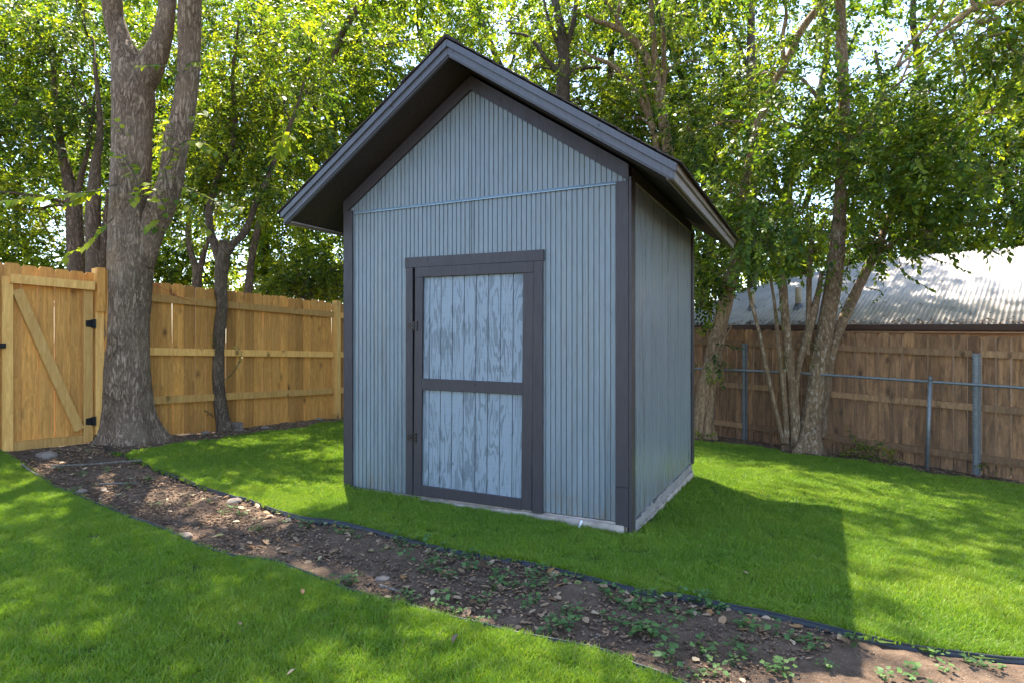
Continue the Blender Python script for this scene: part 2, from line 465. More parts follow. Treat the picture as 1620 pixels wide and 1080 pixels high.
def m_grass(name):
    m, nt, out = new_mat(name)
    geo = nd(nt, 'ShaderNodeNewGeometry')
    n = noise(nt, geo.outputs['Position'], 1.3, 4, 0.6)
    n2 = noise(nt, geo.outputs['Position'], 90.0, 2, 0.6)
    c = ramp(nt, n, [(0.26, (0.105, 0.215, 0.012)), (0.5, (0.170, 0.285, 0.016)), (0.78, (0.270, 0.350, 0.028))])
    c = mix(nt, ramp(nt, n2, [(0.45, (0, 0, 0)), (0.75, (0.8,) * 3)]), c, (0.20, 0.27, 0.05))
    at_ = nd(nt, 'ShaderNodeAttribute', attribute_name='tint').outputs['Fac']
    c = mix(nt, ramp(nt, at_, [(0.93, (0, 0, 0)), (0.96, (0.8,) * 3)]), c, (0.30, 0.27, 0.11))
    c = mix(nt, ramp(nt, at_, [(0.0, (0.45,) * 3), (0.6, (0, 0, 0))]), c, (0.045, 0.115, 0.012))
    p = nd(nt, 'ShaderNodeBsdfPrincipled', {'Base Color': c, 'Roughness': 0.5, 'Specular IOR Level': 0.35})
    t = nd(nt, 'ShaderNodeBsdfTranslucent', {'Color': mix(nt, 1.0, c, (1.3, 1.3, 0.7), 'MULTIPLY')})
    s = nd(nt, 'ShaderNodeMixShader', {0: 0.4, 1: p.outputs[0], 2: t.outputs[0]})
    nt.links.new(s.outputs[0], out.inputs[0]); return m
M['grass'] = m_grass('lawn_grass')

def m_door():
    m, nt, out = new_mat('streaked_blue_door_paint')
    tc = nd(nt, 'ShaderNodeTexCoord').outputs['Object']
    mp = nd(nt, 'ShaderNodeMapping', {'Vector': tc, 'Scale': (1, 1, 1)}).outputs[0]
    w = noise(nt, nd(nt, 'ShaderNodeMapping', {'Vector': tc, 'Scale': (6.0, 6.0, 0.9)}).outputs[0], 1.5, 3, 0.5, 0.3)
    rings = math_(nt, 'SINE', math_(nt, 'MULTIPLY', w, 70.0))
    brk = noise(nt, nd(nt, 'ShaderNodeMapping', {'Vector': tc, 'Scale': (14, 14, 2.0)}).outputs[0], 1.5, 5, 0.7, 0.6)
    big = noise(nt, nd(nt, 'ShaderNodeMapping', {'Vector': tc, 'Scale': (5, 5, 1.6)}).outputs[0], 1.3, 3, 0.5)
    v = math_(nt, 'ADD', math_(nt, 'MULTIPLY', rings, 0.10), math_(nt, 'ADD', math_(nt, 'MULTIPLY', brk, 0.75), math_(nt, 'MULTIPLY', big, 0.45)))
    worn = ramp(nt, v, [(0.63, (0, 0, 0)), (0.67, (1, 1, 1))])
    fineg = noise(nt, nd(nt, 'ShaderNodeMapping', {'Vector': tc, 'Scale': (90, 90, 3)}).outputs[0], 1.0, 3, 0.6)
    c = mix(nt, worn, ramp(nt, fineg, [(0.3, (0.178, 0.210, 0.245)), (0.7, (0.218, 0.254, 0.294))]), ramp(nt, fineg, [(0.3, (0.085, 0.105, 0.123)), (0.7, (0.134, 0.160, 0.183))]))
    hz = noise(nt, nd(nt, 'ShaderNodeMapping', {'Vector': tc, 'Scale': (2, 2, 160)}).outputs[0], 1.0, 2, 0.5)
    c = mix(nt, 0.12, c, ramp(nt, hz, [(0.3, (0.10, 0.13, 0.16)), (0.6, (0.26, 0.31, 0.36))]))
    principled(nt, out, c, 0.5, bump(nt, math_(nt, 'ADD', v, hz), 0.25, 0.004)); return m
M['door'] = m_door()

# ------------------------------------------------------------------ outlines on the ground (photo pixels put down on the terrain)
EDGE_NEAR = [(-60, 690), (0, 715), (28, 732), (59, 752), (85, 771), (111, 780), (159, 802), (204, 821), (237, 832), (278, 850), (326, 869), (370, 882), (430, 891),
             (474, 906), (519, 923), (569, 940), (649, 959), (707, 976), (756, 988), (811, 1004), (863, 1014), (932, 1028), (967, 1038), (1001, 1054), (1039, 1066), (1100, 1092), (1190, 1125)]
EDGE_REAR = [(163, 708), (185, 717), (222, 732), (259, 748), (296, 761), (333, 776), (370, 787), (393, 791), (444, 811), (481, 823), (520, 827), (569, 836), (638, 852), (707, 869),
             (794, 884), (846, 893), (915, 910), (967, 924), (1018, 936), (1076, 945), (1153, 962), (1218, 974), (1287, 989), (1344, 1002), (1432, 1021), (1497, 1031), (1574, 1041), (1640, 1047), (1760, 1062)]
LAWN_FAR_L = [(190, 722), (230, 714), (338, 696), (410, 686), (483, 676), (548, 667)]
LAWN_FAR_R = [(1094, 699), (1131, 701), (1182, 706), (1222, 712), (1249, 720), (1310, 725), (1350, 728), (1400, 737), (1462, 750), (1545, 759), (1620, 770), (1700, 782)]
def gl(l): return [on_ground(*p) for p in l]
E1, E2, LF, LR = gl(EDGE_NEAR), gl(EDGE_REAR), gl(LAWN_FAR_L), gl(LAWN_FAR_R)
def smooth_line(P, n=6): return [Vector(p) for p in catmull([tuple(p) for p in P], n)]
E1s, E2s = smooth_line(E1, 10), smooth_line(E2, 10)
poly_back = [(p.x, p.y) for p in E2s] + [(7.2, 2.6), (8.2, 5.0)] + [(p.x, p.y) for p in reversed(LR)] + [(2.2, 10.9), (-1.6, 10.6)] + [(p.x, p.y) for p in reversed(LF)]
poly_near = [(p.x, p.y) for p in E1s] + [(0.9, 0.6), (0.0, -0.6), (-6.5, -0.6), (-7.5, 3.0), (-7.2, 5.4)]
def inside(poly, x, y):
    x = np.asarray(x); y = np.asarray(y); c = np.zeros(x.shape, bool)
    n = len(poly)
    for i in range(n):
        x0, y0 = poly[i]; x1, y1 = poly[(i + 1) % n]
        if y0 == y1: continue
        k = ((y0 > y) != (y1 > y)) & (x < (x1 - x0) * (y - y0) / (y1 - y0) + x0)
        c ^= k
    return c
# shed frame in the world
TH = -0.4551
SC, SS = math.cos(TH), math.sin(TH)
SHED = Vector((0.789, 4.153, 0.0))
SW, SD = 2.44, 2.398
def shed_local(x, y):
    dx, dy = np.asarray(x) - SHED.x, np.asarray(y) - SHED.y
    return dx * SC + dy * SS, -dx * SS + dy * SC

# ------------------------------------------------------------------ ground
xs = np.concatenate([[-400, -200, -90, -45, -25, -16, -11], np.arange(-8.5, 8.5, 0.045), [8.8, 11, 16, 25, 45, 90, 200, 400]])
ys = np.concatenate([[-300, -120, -50, -20, -8, -3, 0, 1.0], np.arange(1.8, 11.5, 0.045), [12, 14, 18, 25, 40, 80, 200, 500]])
GX, GY = np.meshgrid(xs, ys)
GZ = ground_z(GX, GY)
lawn_mask = inside(poly_back, GX, GY) | inside(poly_near, GX, GY)
pp = np.c_[GX.ravel(), GY.ravel(), np.zeros(GX.size)]
rel = (fbm(pp * 3.1, 4, 5) * 0.014 + fbm(pp * 14, 3, 9) * 0.009).reshape(GX.shape)
GZ = GZ + np.where(lawn_mask, -0.02, rel - 0.012)
nx, ny = len(xs), len(ys)
ii = (np.arange(ny - 1)[:, None] * nx + np.arange(nx - 1)[None, :])
Q = np.stack([ii, ii + 1, ii + nx + 1, ii + nx], -1).reshape(-1, 4)
me = mesh_np('ground', np.c_[GX.ravel(), GY.ravel(), GZ.ravel()], Q.ravel(), np.full(len(Q), 4), True)
link('ground', me, M['soil'], kind='structure', label='bare brown soil strewn with litter along the fences')

def turf_sheet(name, poly, label):
    g = 0.05
    x0, x1 = min(p[0] for p in poly), max(p[0] for p in poly); y0, y1 = min(p[1] for p in poly), max(p[1] for p in poly)
    ax, ay = np.arange(x0, x1 + g, g), np.arange(y0, y1 + g, g)
    X, Y = np.meshgrid(ax, ay); Z = ground_z(X, Y) + 0.004
    m = inside(poly, X[:-1, :-1] + g / 2, Y[:-1, :-1] + g / 2)
    w = len(ax); i = (np.arange(len(ay) - 1)[:, None] * w + np.arange(w - 1)[None, :])[m]
    Q = np.stack([i, i + 1, i + w + 1, i + w], -1)
    used, inv = np.unique(Q, return_inverse=True)
    V = np.c_[X.ravel(), Y.ravel(), Z.ravel()][used]
    me = mesh_np(name, V, inv.ravel(), np.full(len(Q), 4), True)
    return link(name, me, M['turfbase'], kind='structure', label=label)
turf_sheet('lawn', poly_back, 'turf of the lawn around the shed')
turf_sheet('lawn', poly_near, 'turf of the near lawn in front of the soil strip')

# ------------------------------------------------------------------ shed
shed = thing('shed', 'blue grey wooden garden shed with charcoal trim and gable roof', 'shed', SHED, TH)
U0, U1, UM = -SW, 0.0, -SW / 2
ZB = 0.03
PITCH = 0.675
def z_soffit(u): return 3.285 - PITCH * abs(u - UM)
def z_rake_top(u): return 3.262 - PITCH * abs(u - UM)
RAKE_V = 0.107
DOOR_U0, DOOR_U1 = -1.755, -0.705

def siding(name, u0, u1, zb, zt, plane='front', seed=0, pitch=0.0395):
    """grooved plywood sheet. across coordinate u, outward depth d (0 = face, positive = into the groove)"""
    r = random.Random(seed)
    brk = [u0]
    u = u0 + pitch * r.uniform(0.3, 0.8)
    prof = [(u0, 0.0)]
    while u < u1 - 0.014:
        gw = r.uniform(0.0055, 0.0085) * (1.1 if plane == 'right' else 1.0); dp = 0.008
        prof += [(u, 0.0), (u + 0.0015, dp), (u + gw, dp), (u + gw + 0.0015, 0.0)]
        u += pitch + r.uniform(-0.0025, 0.0025)
    prof.append((u1, 0.0))
    mb = MB()
    def P(u, d, z):
        return {'front': (u, d, z), 'right': (-d, u, z), 'left': (U0 + d, u, z), 'back': (u, SD - d, z)}[plane]
    apex = []
    segs = []
    for (a, da), (b, db) in zip(prof[:-1], prof[1:]):
        if plane in ('front', 'back') and a < UM < b:
            t = (UM - a) / (b - a); segs += [((a, da), (UM, da + (db - da) * t)), ((UM, da + (db - da) * t), (b, db))]
        else: segs.append(((a, da), (b, db)))
    th = 0.018
    for (a, da), (b, db) in segs:
        m_ = 0.5 * (a + b)
        z0, z0b = zb(m_), zb(m_); z1, z1b = zt(a), zt(b)
        if max(z1, z1b) <= z0 + 1e-4: continue
        v = [P(a, da, z0), P(b, db, z0b), P(b, db, z1b), P(a, da, z1), P(a, th, z0), P(b, th, z0b), P(b, th, z1b), P(a, th, z1)]
        mb.add(v, [(0, 1, 2, 3), (4, 7, 6, 5), (0, 4, 5, 1), (3, 2, 6, 7)])
    v = mb.v; f = mb.f
    return mesh_py(name, v, f)
FL = 2.324
def lower_zb(u): return 1.83 if DOOR_U0 - 0.02 < u < DOOR_U1 + 0.02 else ZB
for s, (a, b) in enumerate([(U0 + 0.02, UM - 0.003), (UM + 0.003, U1 - 0.02)]):
    link('siding_sheet', siding('siding_sheet', a, b, lower_zb, lambda u: min(FL - 0.004, z_rake_top(u) - 0.02), seed=s), M['siding'], shed)
    link('gable_siding_sheet', siding('gable_siding_sheet', a, b, lambda u: FL + 0.004, lambda u: z_rake_top(u) - 0.03, seed=s + 5), M['siding'], shed)
link('siding_sheet', siding('side_siding_sheet', 0.02, SD / 2 - 0.001, lambda u: 0.022, lambda u: 2.349, 'right', 11), M['siding'], shed)
link('siding_sheet', siding('side_siding_sheet', SD / 2 + 0.001, SD - 0.02, lambda u: 0.022, lambda u: 2.349, 'right', 12), M['siding'], shed)
link('siding_sheet', siding('side_siding_sheet', 0.02, SD - 0.02, lambda u: ZB, lambda u: 2.42, 'left', 13), M['siding'], shed)
link('siding_sheet', siding('back_siding_sheet', U0 + 0.02, U1 - 0.02, lambda u: ZB, lambda u: z_rake_top(u) - 0.02, 'back', 14), M['siding'], shed)
# metal drip strip between the sheets
mb = MB(); mb.prism_x([(0.004, FL + 0.016), (-0.004, FL + 0.014), (-0.015, FL - 0.002), (-0.015, FL - 0.008), (-0.010, FL - 0.008), (-0.010, FL - 0.002), (0.004, FL + 0.006)], U0 + 0.09, U1 - 0.09)
link('drip_strip', mb.mesh('drip_strip'), M['flash'], shed)

def bar(name, mat, x0, x1, y0, y1, z0, z1, parent=shed, ch=0.003, axis='z'):
    """chamfered bar between limits"""
    mb = MB()
    if axis == 'z':
        p = [(x0 + ch, y0), (x1 - ch, y0), (x1, y0 + ch), (x1, y1 - ch), (x1 - ch, y1), (x0 + ch, y1), (x0, y1 - ch), (x0, y0 + ch)]
        n = 8; v = [(a, b, z0) for a, b in p] + [(a, b, z1) for a, b in p]
    elif axis == 'x':
        p = [(y0 + ch, z0), (y1 - ch, z0), (y1, z0 + ch), (y1, z1 - ch), (y1 - ch, z1), (y0 + ch, z1), (y0, z1 - ch), (y0, z0 + ch)]
        n = 8; v = [(x0, a, b) for a, b in p] + [(x1, a, b) for a, b in p]
    else:
        p = [(x0 + ch, z0), (x1 - ch, z0), (x1, z0 + ch), (x1, z1 - ch), (x1 - ch, z1), (x0 + ch, z1), (x0, z1 - ch), (x0, z0 + ch)]
        n = 8; v = [(a, y0, b) for a, b in p] + [(a, y1, b) for a, b in p]
    mb.add(v, [tuple(range(n)), tuple(range(2 * n - 1, n - 1, -1))] + [(i, i + n, (i + 1) % n + n, (i + 1) % n) for i in range(n)])
    return link(name, mb.mesh(name), mat, parent)

T = 0.019
# corner boards: front faces, then the boards on the sides
bar('corner_trim', M['trim'], U0 - T, U0 + 0.075, -T, -0.0005, 0.036, z_rake_top(U0) - RAKE_V - 0.002 + 0.02)
bar('corner_trim', M['trim'], -0.090, 0.0005, -T, -0.0005, 0.27, z_rake_top(0) - RAKE_V - 0.002)
bar('corner_trim', M['trim'], -0.0905, 0.0, -T - 0.001, -0.0005, 0.004, 0.267)
bar('corner_trim', M['trim'], 0.0015, T + 0.002, -T + 0.001, 0.088, -0.03, z_rake_top(0) - 0.085)
bar('corner_trim', M['trim'], 0.0015, T, SD - 0.075, SD + T, 0.01, 2.36)
bar('corner_trim', M['trim'], -0.08, 0.0, SD + 0.0005, SD + T, 0.02, 2.40)
bar('corner_trim', M['trim'], U0 - T, U0 - 0.0005, 0.001, 0.08, 0.03, 2.40)
bar('corner_trim', M['trim'], U0 - T, U0 - 0.0005, SD - 0.08, SD + T, 0.03, 2.40)
# rake boards on the gable face
for sg in (-1, 1):
    ue = U0 - T if sg < 0 else U1 + 0.002
    mb = MB()
    zt = lambda u: z_rake_top(u)
    poly = [(UM, zt(UM)), (ue, zt(ue)), (ue, zt(ue) - RAKE_V + 0.0), (UM, zt(UM) - RAKE_V)]
    y1 = -0.0006 if sg < 0 else -0.0008
    y0 = -T - 0.002 if sg < 0 else -T - 0.0035
    if sg > 0: poly = [(UM + 0.001, zt(UM + 0.001))] + poly[1:3] + [(UM + 0.001, zt(UM + 0.001) - RAKE_V)]
    mb.prism(poly, y0, y1)
    link('rake_trim', mb.mesh('rake_trim'), M['trim'], shed)
# dark frieze on the side under the eave
bar('frieze_board', M['soffit'], -0.015, 0.008, 0.09, SD - 0.077, 2.352, 2.445, axis='y')
bar('frieze_ledge', M['greywood'], 0.002, 0.014, 0.09, SD - 0.077, 2.340, 2.351, axis='y', ch=0.002)

# roof
OV, UE = 0.343, 0.366
Y0, Y1 = -OV, SD + OV
for sg in (-1, 1):
    ue = UM + sg * (SW / 2 + UE)
    # ceiling boards under the overhang
    zs = lambda u: z_soffit(u) + 0.004
    mb = MB(); a = UM + sg * 0.004
    mb.prism([(a, zs(a)), (ue - sg * 0.02, zs(ue - sg * 0.02)), (ue - sg * 0.02, zs(ue - sg * 0.02) + 0.02), (a, zs(a) + 0.02)], Y0 + 0.022, Y1 - 0.022)
    link('soffit', mb.mesh('soffit'), M['soffit'], shed)
    mb = MB()
    mb.prism([(a, zs(a) + 0.075), (ue, zs(ue) + 0.075), (ue, zs(ue) + 0.094), (a, zs(a) + 0.094)], Y0 + 0.004, Y1 - 0.004)
    link('roof_deck', mb.mesh('roof_deck'), M['soffit'], shed)
    for front in (True, False):
        yo = Y0 if front else Y1
        d = 1 if front else -1
        # lower barge board, thin lip behind its lower edge, upper barge strip
        zl = lambda u: z_soffit(u)
        m_ = UM + sg * (0.0015 if sg > 0 else 0.0005)
        e1 = ue
        mb = MB(); mb.prism([(m_, zl(m_) + 0.003), (e1, zl(e1) + 0.003), (e1, zl(e1) + 0.056), (m_, zl(m_) + 0.056)], yo, yo + d * 0.02)
        link('barge_board', mb.mesh('barge_board'), M['barge'], shed)
        mb = MB(); mb.prism([(m_, zl(m_) - 0.009), (e1 - sg * .02, zl(e1 - sg * .02) - 0.009), (e1 - sg * .02, zl(e1 - sg * .02) + 0.003), (m_, zl(m_) + 0.003)], yo + d * 0.010, yo + d * 0.034)
        link('barge_lip', mb.mesh('barge_lip'), M['barge'], shed)
        mb = MB(); mb.prism([(m_, zl(m_) + 0.057), (e1 + sg * .012, zl(e1 + sg * .012) + 0.057), (e1 + sg * .02, zl(e1 + sg * .02) + 0.106), (m_, zl(m_) + 0.106)], yo - d * 0.016, yo + d * 0.012)
        link('barge_strip', mb.mesh('barge_strip'), M['barge'], shed)
    # eave fascia: lower board, upper strip, lip
    ze = z_soffit(ue)
    bar('eave_fascia', M['greywood'], min(ue - sg * 0.0, ue - sg * 0.02), max(ue, ue - sg * 0.02), Y0 + 0.021, Y1 - 0.021, ze + 0.004, ze + 0.060, axis='y')
    bar('eave_strip', M['greywood'], min(ue - sg * .01, ue + sg * 0.018), max(ue - sg * .01, ue + sg * 0.018), Y0 + 0.013, Y1 - 0.013, ze + 0.0615, ze + 0.102, axis='y')
    bar('eave_lip', M['greywood'], min(ue - sg * .052, ue - sg * .038), max(ue - sg * .052, ue - sg * .038), Y0 + 0.035, Y1 - 0.035, z_soffit(ue - sg * .038) - 0.012, z_soffit(ue - sg * .038) + 0.003, axis='y')
# shingles, course by course, one tab each
ang = math.atan(PITCH); cl = math.cos(ang)
Ls = (SW / 2 + UE) / cl + 0.05
mb = MB(); mb.box(-0.151, 0.151, -0.005, 0.255, 0, 0.007)
tab = mb.mesh('shingle'); tab.materials.append(M['shingle'])
rs = random.Random(3)
ncr = 13; ew = Ls / ncr
ncol = 10; tw = (Y1 - Y0 + 0.04) / ncol
for sg in (-1, 1):
    for c in range(ncr):
        for k in range(ncol + 1):
            lw = tw / 0.302
            yc = Y0 - 0.02 + (k + (0.5 if c % 2 else 0.0)) * tw
            y_a, y_b = max(Y0 - 0.026 - rs.uniform(0, .006), yc - tw / 2), min(Y1 + 0.026, yc + tw / 2)
            if y_b - y_a < 0.03: continue
            s = Ls - c * ew + rs.uniform(-0.006, 0.006) # distance from the ridge of the lower edge
            u = UM + sg * s * cl; z = z_soffit(UM) + 0.107 - s * math.sin(ang) + (c % 2) * 0.0006 + rs.uniform(0.0, 0.003)
            o = link('shingle', tab, None, shed)
            xa = Vector((0, 1, 0)); ya = Vector((-sg * cl, 0, math.sin(ang)))
            za = Vector((sg * math.sin(ang), 0, cl))
            if sg > 0: pass
            else: xa = -xa
            # tilt so that each course lies on the one below
            ya2 = (ya - za * 0.030).normalized(); za2 = xa.cross(ya2).normalized()
            R = Matrix((xa, ya2, za2)).transposed()
            R = R @ Matrix.Diagonal(((y_b - y_a - 0.003) / 0.302, ew * 1.12 / 0.255, 1.0))
            o.matrix_local = Matrix.Translation(Vector((u, 0.5 * (y_a + y_b), z)) + za * 0.012) @ R.to_4x4()
mb = MB(); mb.prism([(-0.10, -0.0575), (0, 0.010), (0.10, -0.0575), (0.10, -0.0495), (0, 0.019), (-0.10, -0.0495)], 0, 0.30)
cap = mb.mesh('ridge_cap'); cap.materials.append(M['shingle'])
for k in range(11):
    o = link('ridge_cap', cap, None, shed)
    o.location = (UM, Y0 - 0.03 + k * 0.285, z_soffit(UM) + 0.120 + (k % 2) * 0.003)

# slab with a rough ledge
mb = MB()
mb.box(U0 + 0.0, U1 - 0.012, 0.004, SD - 0.03, -0.20, 0.0235)
me = mb.mesh('slab'); link('concrete_slab', me, M['concrete'], shed)
def rough_bar(name, x0, x1, y0, y1, z0, z1, amp, seed, mat, axis=1, n=40):
    V = []; rr = np.random.default_rng(seed)
    t = np.linspace(0, 1, n)
    for i, a in enumerate(t):
        j = rr.normal(0, amp, 4)
        if axis == 1:
            y = y0 + (y1 - y0) * a
            V += [(x0, y, z0), (x1 + j[0], y, z0), (x1 + j[1], y, z1 + j[2]), (x0, y, z1 + j[3])]
        else:
            x = x0 + (x1 - x0) * a
            V += [(x, y0 + j[0], z0), (x, y1, z0), (x, y1, z1 + j[2]), (x, y0 + j[1], z1 + j[3])]
    Fs = []
    for i in range(n - 1):
        for k in range(4):
            Fs.append((i * 4 + k, i * 4 + (k + 1) % 4, i * 4 + 4 + (k + 1) % 4, i * 4 + 4 + k))
    Fs += [(0, 1, 2, 3), (n * 4 - 1, n * 4 - 2, n * 4 - 3, n * 4 - 4)]
    me = mesh_py(name, V, Fs)
    bm = bmesh.new(); bm.from_mesh(me); bmesh.ops.recalc_face_normals(bm, faces=bm.faces); bm.to_mesh(me); bm.free()
    return link(name, me, mat, shed)
rough_bar('slab_ledge', U0 + 0.02, -0.03, -0.022, 0.003, -0.2, 0.012, 0.0035, 3, M['concrete'], 0)
rough_bar('slab_ledge', -0.008, 0.030, 0.10, SD - 0.10, -0.3, -0.045, 0.004, 4, M['concrete'])
rough_bar('rotten_sill', -0.011, 0.014, 0.09, SD - 0.08, -0.05, 0.020, 0.006, 5, M['greywood'])
mb = MB(); mb.cyl((-0.327, -0.024, 0.012), (-0.345, -0.05, -0.055), 0.008, 0.008, 8)
link('pipe_stub', mb.mesh('pipe_stub'), M['white'], shed)

# door casing
bar('door_casing', M['trim'], -1.819, -1.752, -T, -0.0008, 0.030, 1.836)
bar('door_casing', M['trim'], -0.708, -0.626, -T - 0.001, -0.0008, 0.020, 1.826)
mb = MB(); mb.prism([(-1.822, 1.838), (-0.618, 1.828), (-0.618, 1.906), (-1.822, 1.918)], -T - 0.003, -0.0006)
link('door_header', mb.mesh('door_header'), M['trim'], shed)
mb = MB(); mb.box(DOOR_U0 - 0.02, DOOR_U1 + 0.02, 0.03, 0.05, 0.025, 1.90)   # black sheet standing in for the unlit interior behind the door gaps
link('dark_interior_sheet', mb.mesh('dark_interior_sheet'), M['black'], shed)
# door: everything is a child of the door
door = bpy.data.objects.new('door', None); COL.objects.link(door); door.parent = shed
door.location = (-1.741, -0.002, 0.036); door['label'] = 'plank door with streaked blue panels and charcoal frame'
door.rotation_euler = (0, math.radians(0.55), 0)
DW = 1.741 - 0.712
def dbar(name, mat, x0, x1, z0, z1, y0=-0.022, y1=-0.003, axis='z', ch=0.0025):
    return bar(name, mat, x0, x1, y0, y1, z0, z1, door, ch, axis)
dbar('stile', M['trim'], 0.0, 0.073, 0.0, 1.718)
dbar('stile', M['trim'], DW - 0.082, DW, 0.006, 1.718)
dbar('rail', M['trim'], 0.0, DW, 1.7195, 1.800, axis='x')
dbar('rail', M['trim'], 0.0735, DW - 0.0825, 0.0, 0.082, axis='x')
dbar('rail', M['trim'], 0.0735, DW - 0.0825, 0.838, 0.926, axis='x')
# door boards (upper and lower panel), each its own piece
rd = random.Random(9)
for (z0, z1) in ((0.075, 0.842), (0.92, 1.725)):
    x = 0.065; k = 0
    while x < DW - 0.08:
        wbd = 0.062 if k == 0 else 0.1045
        x2 = min(x + wbd, DW - 0.072)
        o = bar('board', M['door'], x + 0.0022, x2 - 0.0022, 0.002 + rd.uniform(-.0006, .0006), 0.018, z0, z1, door, 0.003)
        x = x2; k += 1
# hinges
def hinge_mesh():
    mb = MB()
    mb.prism([(-0.062, 0.012), (-0.056, 0.017), (0.0, 0.030), (0.0, -0.026), (-0.05, -0.020), (-0.062, -0.012)], -0.027, -0.0215)
    mb.prism([(0.012, -0.038), (0.034, -0.038), (0.034, 0.038), (0.012, 0.038)], -0.0285, -0.0215)
    mb.cyl((0.004, -0.027, -0.036), (0.004, -0.027, 0.036), 0.0065, n=10)
    for (x, z) in ((-0.052, 0.010), (-0.052, -0.012), (-0.035, 0.0), (-0.016, 0.017), (-0.016, -0.015), (0.020, 0.030), (0.026, 0.011), (0.026, -0.011), (0.020, -0.030)):
        mb.cyl((x, -0.031, z), (x, -0.0265, z), 0.0028, n=6, m=1)
    return mb.mesh('hinge')
hm = hinge_mesh()
for z in (1.335, 0.455):
    o = link('hinge', hm, [M['black'], M['screw']], door); o.location = (-0.005, 0.0, z)

# ------------------------------------------------------------------ left fence and gate (one line)
FO = Vector((-4.246, 7.25)); FD = Vector((0.479, 0.878)).normalized()
FN = Vector((FD.y, -FD.x))                               # towards the yard
fang = math.atan2(FD.y, FD.x)
def fence_s(px):
    t = (px - CX) / F
    return (t * FO.y - FO.x) / (FD.x - t * FD.y)
def fence_gz(s): return 0.125 - 0.0305 * s
def picket_mesh(name, h, w, t=0.016, ear=0.022):
    mb = MB(); a = w / 2
    mb.prism([(-a, 0), (a, 0), (a, h - ear * 1.2), (a - ear, h), (-a + ear, h), (-a, h - ear * 1.2)], 0, t)
    return mb.mesh(name)
PK = [picket_mesh('picket', 1.83, w) for w in (0.136, 0.1385, 0.141)]
for m_ in PK: m_.materials.append(M['pine'])
# fence local frame: x along the fence, y away from the yard, z up
lf = thing('wooden_fence', 'new golden pine picket fence with three rails behind the big tree', 'fence', (FO.x, FO.y, 0), fang)
rp = random.Random(5)
def add_pickets(root, s0, s1, gz, meshes, y, pitch, gap_r, hvar=0.012, tilt=0.004, h=1.83):
    s = s0
    while s < s1:
        o = link('picket', rp.choice(meshes), None, root)
        o.location = (s + pitch / 2, y + rp.uniform(0, .005), gz(s + pitch / 2) + rp.uniform(-hvar, hvar))
        o.rotation_euler = (0, rp.uniform(-tilt, tilt), 0)
        s += pitch + rp.uniform(0, gap_r)
def sloped_bar(name, mat, parent, s0, z0, s1, z1, y0, y1, hh):
    mb = MB(); mb.prism([(s0, z0 - hh / 2), (s1, z1 - hh / 2), (s1, z1 + hh / 2), (s0, z0 + hh / 2)], y0, y1)
    return link(name, mb.mesh(name), mat, parent)
s_tree = fence_s(236); s_post = fence_s(529)
add_pickets(lf, s_tree - 0.30, s_post + 3.2, fence_gz, PK, 0.0, 0.1435, 0.005)
for (o1, o2) in ((s_tree - 0.02, s_post - 0.055), (s_post + 0.055, s_post + 2.45)):
    for za in (1.635 , 1.01, 0.435):
        sloped_bar('rail', M['pine_rail'], lf, o1, fence_gz(o1) + za, o2, fence_gz(o2) + za, -0.040, -0.001, 0.088)
for s in (s_post, s_post + 2.5):
    mb = MB(); mb.box(-0.045, 0.045, -0.092, -0.002, -0.1, 1.86)
    o = link('post', mb.mesh('post'), M['pine_rail'], lf); o.location = (s, 0, fence_gz(s))
# gate
sg0, sg1 = fence_s(2), fence_s(144)
gate = thing('gate', 'golden pine garden gate with diagonal brace and black strap hinges', 'gate', (FO.x + FD.x * sg0, FO.y + FD.y * sg0, fence_gz(sg0) - 0.01), fang)
gw = sg1 - sg0
ggz = lambda s: 0.035 - 0.03 * s
add_pickets(gate, -0.12, gw + 0.02, lambda s: 0.03 - 0.03 * s, PK, 0.0, 0.1435, 0.004, 0.006, 0.003)
bar('stile', M['pine_rail'], gw - 0.088, gw, -0.040, -0.001, 0.02, 1.655, gate)
bar('stile', M['pine_rail'], -0.01, 0.082, -0.042, -0.001, -0.02, 1.72, gate)
sloped_bar('rail', M['pine_rail'], gate, 0.05, 1.700, gw - 0.001, 1.685, -0.082, -0.0425, 0.088)
sloped_bar('rail', M['pine_rail'], gate, 0.0835, 0.065, gw - 0.090, 0.050, -0.040, -0.001, 0.090)
br0, br1 = Vector((0.115, 1.60)), Vector((gw - 0.13, 0.155))
dv = (br1 - br0).normalized(); nv = Vector((-dv.y, dv.x)) * 0.046
mb = MB(); mb.prism([tuple(br0 + nv), tuple(br1 + nv), tuple(br1 - nv), tuple(br0 - nv)], -0.039, -0.0015)
link('brace', mb.mesh('brace'), M['pine_rail'], gate)
def gate_hinge():
    mb = MB()
    mb.prism([(-0.105, -0.045), (-0.03, -0.055), (-0.03, 0.055), (-0.105, 0.045)], -0.046, -0.041)
    mb.box(-0.03, 0.012, -0.062, -0.041, -0.062, 0.062); mb.cyl((0.012, -0.052, -0.065), (0.012, -0.052, 0.065), 0.012, n=8)
    for z in (-0.03, 0.03): mb.cyl((-0.08, -0.052, z), (-0.08, -0.044, z), 0.009, n=6)
    return mb.mesh('hinge')
gh = gate_hinge()
for z in (1.28, 0.235):
    o = link('hinge', gh, M['black'], gate); o.location = (gw + 0.006, 0, z); o.scale = (0.75, 1.0, 0.75)
mb = MB(); mb.box(-0.05, 0.055, -0.075, -0.0425, -0.03, 0.03); mb.box(-0.05, 0.02, -0.095, -0.0755, -0.012, 0.012)
o = link('latch', mb.mesh('latch'), M['black'], gate); o.location = (-0.035, 0, 1.05); o.scale = (0.8, 1, 0.8)
